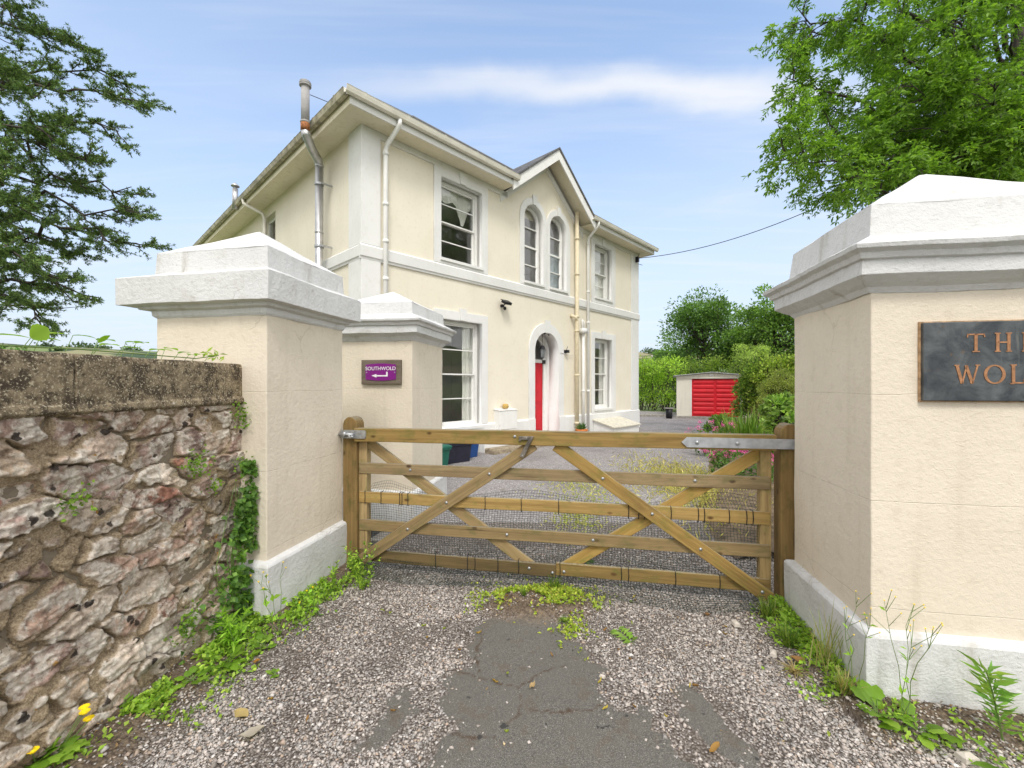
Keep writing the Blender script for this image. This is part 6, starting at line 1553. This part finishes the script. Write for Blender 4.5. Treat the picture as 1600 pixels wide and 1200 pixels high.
tuft('grass tuft growing under the middle of the bottom rail', (0.30, 2.98), 60, 0.12, G_GRASS, 121)
tuft('short grass tuft with yellow specks at the top of the tarmac patch', (0.08, 2.88), 70, 0.06, G_GRASS, 122)
tuft('flattened grass tuft along the right edge of the tarmac patch', (0.33, 2.66), 60, 0.055, G_GRASS, 123, 0.004, 0.8)
tuft('grass tuft at the foot of the strap hinge post', (1.62, 2.70), 110, 0.16, G_GRASS, 124)
tuft('thick grass tuft halfway along the plaque pillar plinth', (1.57, 2.42), 130, 0.14, G_GRASS, 125)
tuft('straggly half dry grass tuft near the plaque pillar corner', (1.55, 1.98), 100, 0.12, [(0.3, 0.33, 0.08), (0.22, 0.32, 0.05), (0.45, 0.38, 0.17)], 126)
tuft('long seeding grass leaning against the plaque pillar plinth', (1.60, 2.16), 34, 0.34, [(0.24, 0.3, 0.08), (0.35, 0.32, 0.13)], 127, 0.004, 0.3)
tuft('dry straw coloured tuft on the soil by the plaque pillar', (1.46, 2.2), 50, 0.08, [(0.45, 0.36, 0.17), (0.35, 0.27, 0.12)], 128, 0.004, 0.9)
rosette('broad leaved dock at the plinth below the strap hinge', (1.66, 2.52), 12, 0.09, 0.034, G_FRESH, 131)
rosette('large leaved weed at the front corner of the plaque pillar', (1.60, 1.86), 18, 0.085, 0.055, G_FRESH, 132)
rosette('pale green weed in the corner dirt beneath the tall stalks', (1.72, 1.80), 14, 0.085, 0.05, G_FRESH, 133)
weed('nipplewort', 'tall spindly stalks with tiny yellow flowers at the pillar corner', (1.69, 1.84), 0.58, 4, 0.04, 0.012, G_FRESH, 134, 'weed', None, (4, 0.004), 3, 0.08)
weed('nipplewort', 'shorter thin stalks with yellow buds on the plinth face of the pillar', (1.60, 1.98), 0.46, 3, 0.038, 0.011, G_FRESH, 135, 'weed', None, (3, 0.0038), 3, 0.12)
def willowherb():
    r = np.random.default_rng(140); t = thing('willowherb', 'leaning spike of narrow pointed leaves in front of the plaque pillar', 'weed', put_on_ground(2.01, 1.74)); st = MB()
    p = curve_pts((0, 0, 0), (-0.09, -0.02, 0.30), 10, -0.02, 0.0, r); st.tube(p, list(np.linspace(0.004, 0.002, 10)), 6, False); st.build('stem', 'stem', t); P, D = [], []
    for k in range(70):
        f = 0.1 + 0.9 * (k / 69); q, d = along(p, min(f, 0.999)); a = k * 2.4; v = np.array([math.cos(a), math.sin(a), 0.55]); P.append(q); D.append(v)
    leaf_obj('foliage', [leaves(np.array(P), 0.085, 0.017, [(0.09, 0.2, 0.04), (0.14, 0.26, 0.05), (0.2, 0.28, 0.05)], np.array(D), 0.4, jit=0.3, seed=141)], 'leaf', t)
willowherb()
rosette('smooth narrow leaved weed right of the leaning leaf spike', (2.16, 1.70), 8, 0.11, 0.026, G_FRESH, 142)
rosette('pair of long bright leaves lying on the dirt before the leaf spike', (1.92, 1.62), 6, 0.13, 0.036, G_FRESH, 143)
rosette('small green seedling inside the gate by the bottom rail', (0.62, 3.55), 10, 0.06, 0.03, G_MID, 144)
# fallen sprigs and leaves
def sprig(label, x, y, ang, n, L, seed, cols):
    r = np.random.default_rng(seed); t = thing('fallen_sprig', label, 'leaf sprig', put_on_ground(x, y), ang, None); st = MB(); st.tube([(0, 0, 0.008), (0, L, 0.012)], 0.0016, 4); st.build('stalk', 'stem', t); P, D = [], []
    for k in range(n):
        s = 1 if k % 2 else -1; P.append((0, L * (0.15 + 0.85 * (k // 2) / (n // 2)), 0.014)); D.append((s, 0.45, 0.05))
    V, F, K = leaves(np.array(P), L * 0.42, L * 0.15, cols, np.array(D), 0.95, jit=0.15, seed=seed); V[:, 2] = np.maximum(V[:, 2], 0.008); np_mesh('leaflets', V, F, 'leaf', K, t)
sprig('fresh green ash sprig lying on the gravel right of the tarmac patch', 0.70, 2.42, R(25), 12, 0.17, 151, [(0.17, 0.3, 0.04), (0.24, 0.36, 0.07)])
sprig('yellowing ash sprig lying just below the bottom rail', 0.62, 2.84, R(70), 8, 0.15, 152, [(0.33, 0.42, 0.08), (0.25, 0.36, 0.07)])
def fallen(label, x, y, L, w, col, seed, group=None):
    r = np.random.default_rng(seed); V, F, K = [], [], []; a = r.random() * 6.28; ca, sa = math.cos(a), math.sin(a)
    for j in range(6):
        u = j / 5; ww = w * 0.5 * math.sin(math.pi * (0.06 + 0.88 * u)) * r.uniform(0.8, 1.2); z = 0.006 + 0.012 * u * u + 0.006 * r.random()
        for s, zz in ((-1, 0.008), (0, 0), (1, 0.010)): q = (L * (u - 0.5), ww * s); V.append((q[0] * ca - q[1] * sa, q[0] * sa + q[1] * ca, z + zz * r.uniform(0.4, 1.3)))
    for j in range(5): k = 3 * j; F += [(k, k + 1, k + 4, k + 3), (k + 1, k + 2, k + 5, k + 4)]
    o = np_mesh('fallen_leaf', np.array(V), np.array(F), 'petal', np.tile(col, (len(V), 1)), None, True); o.location = put_on_ground(x, y); o.location.z += 0.006
    return tag(o, label, 'fallen leaf', group, 'thing')
fallen('large curled tan leaf on the gravel in front of the wall corner', -1.21, 1.90, 0.065, 0.05, (0.50, 0.38, 0.16), 161)
fallen('big pale grey flake of leaf nearest the bottom left edge of the gravel', -1.10, 1.80, 0.085, 0.055, (0.48, 0.43, 0.35), 162)
fallen('orange curled leaf among the weeds beside the pillar plinth', -1.36, 2.26, 0.05, 0.035, (0.45, 0.22, 0.05), 163)
fallen('brown leaf lying across the right tarmac patch', 0.82, 1.72, 0.06, 0.022, (0.35, 0.20, 0.06), 164)
fallen('brown curled leaf in the soil along the plaque pillar plinth', 1.52, 2.26, 0.07, 0.05, (0.36, 0.2, 0.08), 165)
fallen('dry brown leaf beneath the right half of the gate', 1.25, 2.72, 0.05, 0.045, (0.24, 0.14, 0.07), 166)
fallen('tan leaf on the main tarmac patch', 0.10, 2.08, 0.035, 0.025, (0.45, 0.32, 0.16), 167)
rl = np.random.default_rng(170)
for i in range(34):
    x, y = rl.uniform(-1.2, 1.4), rl.uniform(1.75, 3.0)
    c_ = [(0.42, 0.27, 0.06), (0.5, 0.4, 0.08), (0.3, 0.17, 0.06), (0.3, 0.36, 0.06)][rl.integers(4)]
    fallen('small dry leaf scattered on the gravel or tarmac', x, y, rl.uniform(0.014, 0.034), rl.uniform(0.007, 0.013), c_, 171 + i, 'small leaves scattered over the drive')
def loose_stone(label, x, y, s, seed):
    r = np.random.default_rng(seed); m = loft_rect([(-0.3 * s, 0), (0, 0.2 * s), (-0.05 * s, 0.5 * s), (-0.35 * s, 0.7 * s)], -0.5 * s, 0.5 * s, -0.35 * s, 0.35 * s, 3, 0.16 * s, float(seed))
    o = m.build('loose_stone', simple('pale_stone', (0.52, 0.47, 0.41), 0.9, var=0.15, bump=0.003), None); o.location = put_on_ground(x, y); o.rotation_euler.z = r.random() * 6; return tag(o, label, 'stone')
loose_stone('pale loose stone lying on the gravel below the right half of the gate', 1.38, 2.62, 0.055, 181)
loose_stone('small whitish stone in the dirt by the plaque pillar plinth', 1.44, 2.34, 0.05, 182)
loose_stone('whitish stone chip at the right edge of the tarmac patch', 0.46, 2.16, 0.028, 183)
loose_stone('white stone by the front corner of the plaque pillar', 1.80, 1.68, 0.06, 184)

# ivy up the joint of wall and pillar, toadflax in the wall, bramble over the coping
def on_wall(y, z, off=0.07): return np.array([float(wall_x(np.array(y))) + off, y, z])
def wall_ivy():
    r = np.random.default_rng(200); b = on_wall(2.6, 0.05); t = thing('ivy', 'dark green ivy climbing the joint between stone wall and pillar', 'climber', tuple(b)); P, D = [], []; st = MB()
    for i in range(9):
        y0 = 2.58 + r.normal() * 0.04; p = np.array([on_wall(y0, 0.02, 0.08), on_wall(y0 - r.uniform(-0.05, 0.1), 0.45, 0.07), on_wall(2.63 + r.normal() * 0.03, 0.80 + 0.1 * r.random(), 0.06)]) - b; st.tube(p, [0.004, 0.003, 0.002], 4, False)
    n = 1500; z = r.random(n) ** 1.15 * 1.0; wd = np.interp(z, [0, 0.15, 0.45, 0.7, 1.0], [0.20, 0.16, 0.10, 0.06, 0.03]); y = 2.64 - np.abs(r.normal(size=n)) * wd + r.normal(size=n) * 0.02; kk = fbm(y * 13, z * 13, 205, 3) > 0.40; y, z = y[kk], z[kk]; n = len(z)
    y = np.minimum(y, 2.72)
    P = np.stack([wall_x(y) + 0.085 + r.random(n) * 0.06, y, z + 0.03], 1) - b; D = np.stack([0.7 + r.normal(size=n) * 0.3, r.normal(size=n) * 0.6, -0.5 + r.normal(size=n) * 0.4], 1)
    st.build('stems', 'stem', t); leaf_obj('foliage', [leaves(P, 0.036, 0.034, [(0.07, 0.15, 0.03), (0.11, 0.21, 0.04), (0.16, 0.27, 0.05), (0.05, 0.11, 0.03)], D, 0.15, seed=201)], 'leaf', t)
wall_ivy()
def toadflax(label, y, z, n, s, seed):
    r = np.random.default_rng(seed); b = on_wall(y, z, 0.045); t = thing('wall_plant', label, 'wall plant', tuple(b)); leaf_obj('foliage', [leaves(np.stack([np.abs(r.normal(size=n)) * 0.02, r.normal(size=n) * s, r.normal(size=n) * s * 0.8 - s * 0.4], 1), 0.02, 0.018, [(0.14, 0.24, 0.03), (0.2, 0.3, 0.04), (0.08, 0.16, 0.03)], np.stack([np.ones(n), r.normal(size=n) * 0.6, r.normal(size=n) * 0.6], 1), 0.1, seed=seed)], 'leaf', t)
toadflax('small trailing green plant under the coping at the pillar end of the wall', 2.66, 1.32, 110, 0.05, 211)
toadflax('little green plant growing between stones in the top courses of the wall', 2.30, 1.08, 110, 0.045, 212)
toadflax('small sprig of leaves in the left part of the wall face', 1.72, 1.04, 60, 0.035, 213)
toadflax('tiny plant in a lower joint of the wall face', 2.42, 0.93, 36, 0.03, 214)
toadflax('trailing plant low on the wall beside the ivy', 2.25, 0.24, 160, 0.055, 215)
toadflax('plant in the joint halfway up between wall and pillar', 2.68, 1.02, 110, 0.05, 216)
def bramble():
    r = np.random.default_rng(220); b = np.array([-1.95, 1.9, 1.63]); t = thing('bramble', 'bramble trailing large light green leaves along the wall coping', 'bramble', tuple(b)); V, F, K = [], [], []; st = MB()
    spec = [(-1.86, 1.52, 0.030, 0.12, 0.06, 0.15), (-1.88, 1.66, 0.035, 0.10, 0.075, 0.75), (-1.86, 1.80, 0.060, 0.095, 0.045, 0.15), (-1.90, 1.95, 0.045, 0.08, 0.025, 0.8), (-1.86, 1.92, 0.03, 0.10, 0.05, 0.25), (-1.88, 2.05, 0.03, 0.095, 0.05, 0.2), (-1.84, 2.16, 0.025, 0.085, 0.05, 0.3), (-1.88, 2.26, 0.035, 0.09, 0.055, 0.2), (-1.83, 2.33, 0.022, 0.08, 0.05, 0.35), (-1.84, 2.42, 0.02, 0.075, 0.05, 0.25), (-1.86, 2.5, 0.025, 0.08, 0.05, 0.3), (-1.95, 2.0, 0.06, 0.10, 0.055, 0.25), (-2.0, 2.2, 0.07, 0.10, 0.06, 0.2), (-2.0, 2.45, 0.06, 0.10, 0.06, 0.15), (-1.97, 1.75, 0.04, 0.10, 0.055, 0.2), (-1.80, 2.52, 0.02, 0.06, 0.035, 0.4), (-2.05, 1.85, 0.07, 0.1, 0.06, 0.3), (-2.08, 2.35, 0.08, 0.1, 0.06, 0.3)]
    for i, (x, y, dz, L_, w, el) in enumerate(spec):
        a = r.uniform(-0.5, 0.9); d = np.array([math.sin(a) * 0.5, math.cos(a), 0.0]); d = d * math.cos(el) + np.array([0, 0, math.sin(el)]); sd = np.cross(d, [1.0 if el > 0.5 else 0.1, 0, 0.0 if el > 0.5 else 1.0]); sd /= np.linalg.norm(sd); up = np.cross(sd, d)
        c = np.array([x, y, 1.645 + dz]) - b; col = np.array([(0.2, 0.36, 0.03), (0.26, 0.42, 0.05), (0.16, 0.3, 0.03)][i % 3]); k = len(V)
        st.tube([c, c - [0.0, 0.03, dz + 0.01]], [0.0015, 0.002], 4, False)
        for j in range(9):
            u = j / 8; ww = w * 0.5 * math.sin(math.pi * (0.05 + 0.93 * u) ** 0.85) * (1.06 if j % 2 else 0.94); p = c + d * L_ * u - up * 0 + np.array([0, 0, -0.02 * u * u])
            V += [p - sd * ww + up * ww * 0.2, p, p + sd * ww + up * ww * 0.2]; K += [col, col * 0.88, col]
        for j in range(8): q = k + 3 * j; F += [(q, q + 1, q + 4, q + 3), (q + 1, q + 2, q + 5, q + 4)]
    st.tube(np.array([[-1.95, 1.55, 1.645], [-1.93, 1.9, 1.655], [-1.92, 2.3, 1.655], [-1.86, 2.5, 1.65], [-1.78, 2.58, 1.675]]) - b, 0.003, 5)
    st.build('cane', 'stem', t); np_mesh('foliage', np.array(V), np.array(F), 'leaf', np.array(K), t, True)
    P = np.array([[-1.80, 2.56, 1.66], [-1.79, 2.57, 1.67], [-1.78, 2.58, 1.68], [-1.83, 2.55, 1.67], [-1.84, 2.56, 1.69], [-1.80, 2.57, 1.67], [-1.76, 2.6, 1.67]]) - b
    leaf_obj('young_shoot', [leaves(np.repeat(P, 3, 0), 0.045, 0.014, [(0.25, 0.36, 0.07), (0.35, 0.42, 0.1)], None, 0.4, seed=222)], 'leaf', t)
bramble()

# ================================================================= FAR COUNTRY
def far_woods():
    r = np.random.default_rng(300); n = 520; az = r.uniform(R(-62), R(62), n); q = np.where(r.random(n) < 0.5, r.uniform(540, 640, n), r.uniform(180, 520, n)); x = q * np.sin(az); y = q * np.cos(az)
    k = fbm(x / 60, y / 60, 302, 3) > 0.47; x, y, q = x[k], y[k], q[k]
    up = sstep(q, 150, 620); h = -7 + up * (34 + 34 * fbm(x / 190 + 40, y / 190 + 40, 3, 4)) + 3 * (fbm(x / 60 + 9, y / 60 + 9, 5) - 0.5)
    P = []
    for a, b, c in zip(x, y, h): m = 60; s = r.uniform(3, 7); P.append(np.array([a, b, c + s * 0.4]) + unit(r.normal(size=(m, 3))) * s * r.random((m, 1)) ** 0.4 * np.array([1.3, 1.3, 0.8]))
    tag(leaf_obj('far_woodland', [leaves(np.concatenate(P), 2.4, 1.8, [(0.03, 0.055, 0.03), (0.05, 0.085, 0.04), (0.075, 0.11, 0.045)], None, 0.3, seed=303)], 'leaf'), kind='stuff')
far_woods()
def cottage(label, px, py, z, w, rz, wallc, roofc):
    b = wp(px, py, z); t = thing('far_house', label, 'house', tuple(b), rz); h = w * 0.28
    MB().box(-w / 2, w / 2, -w * 0.3, w * 0.3, -4, h).build('wall', simple('far_wall', wallc), t)
    MB().prism([(-w * 0.34, h), (w * 0.34, h), (0, h + w * 0.2)], -w * 0.53, w * 0.53, 'x').build('roof', simple('far_roof', roofc), t)
    pieces('window', 'black', t, [(k * w - 0.6, k * w + 0.6, -w * 0.3 - 0.05, -w * 0.3 + 0.02, h * 0.3, h * 0.75) for k in (-0.3, 0.0, 0.3)])
cottage('tiny white far off house right of the house corner', 1040, 559, 420, 9, 0.3, (0.72, 0.72, 0.7), (0.35, 0.33, 0.32))
cottage('long pale far off bungalow among the trees', 1026, 563, 400, 10, -0.1, (0.6, 0.58, 0.55), (0.32, 0.28, 0.26))
cottage('far off roof just above the bright hedge', 1052, 577, 200, 7, 0.5, (0.5, 0.45, 0.4), (0.30, 0.24, 0.2))
tree('field_tree', 'dark far off tree standing below the white house', (wp(1014, 600, 120)[0], 120, -7), 14.0, (5.5, 5, 5.5), G_DARK, 26, 60, 0.9, 311)
tree('field_tree', 'blue green tree on the skyline beyond the left end of the wall', (wp(14, 600, 90)[0], 90, -6), 15.5, (6, 5, 5.0), G_DARK, 26, 60, 0.8, 312)
tree('field_tree', 'pale tree on the skyline beside the tall round tree', (wp(1052, 600, 150)[0], 150, -7), 21.0, (7, 6, 6), G_MID, 26, 60, 1.1, 313)
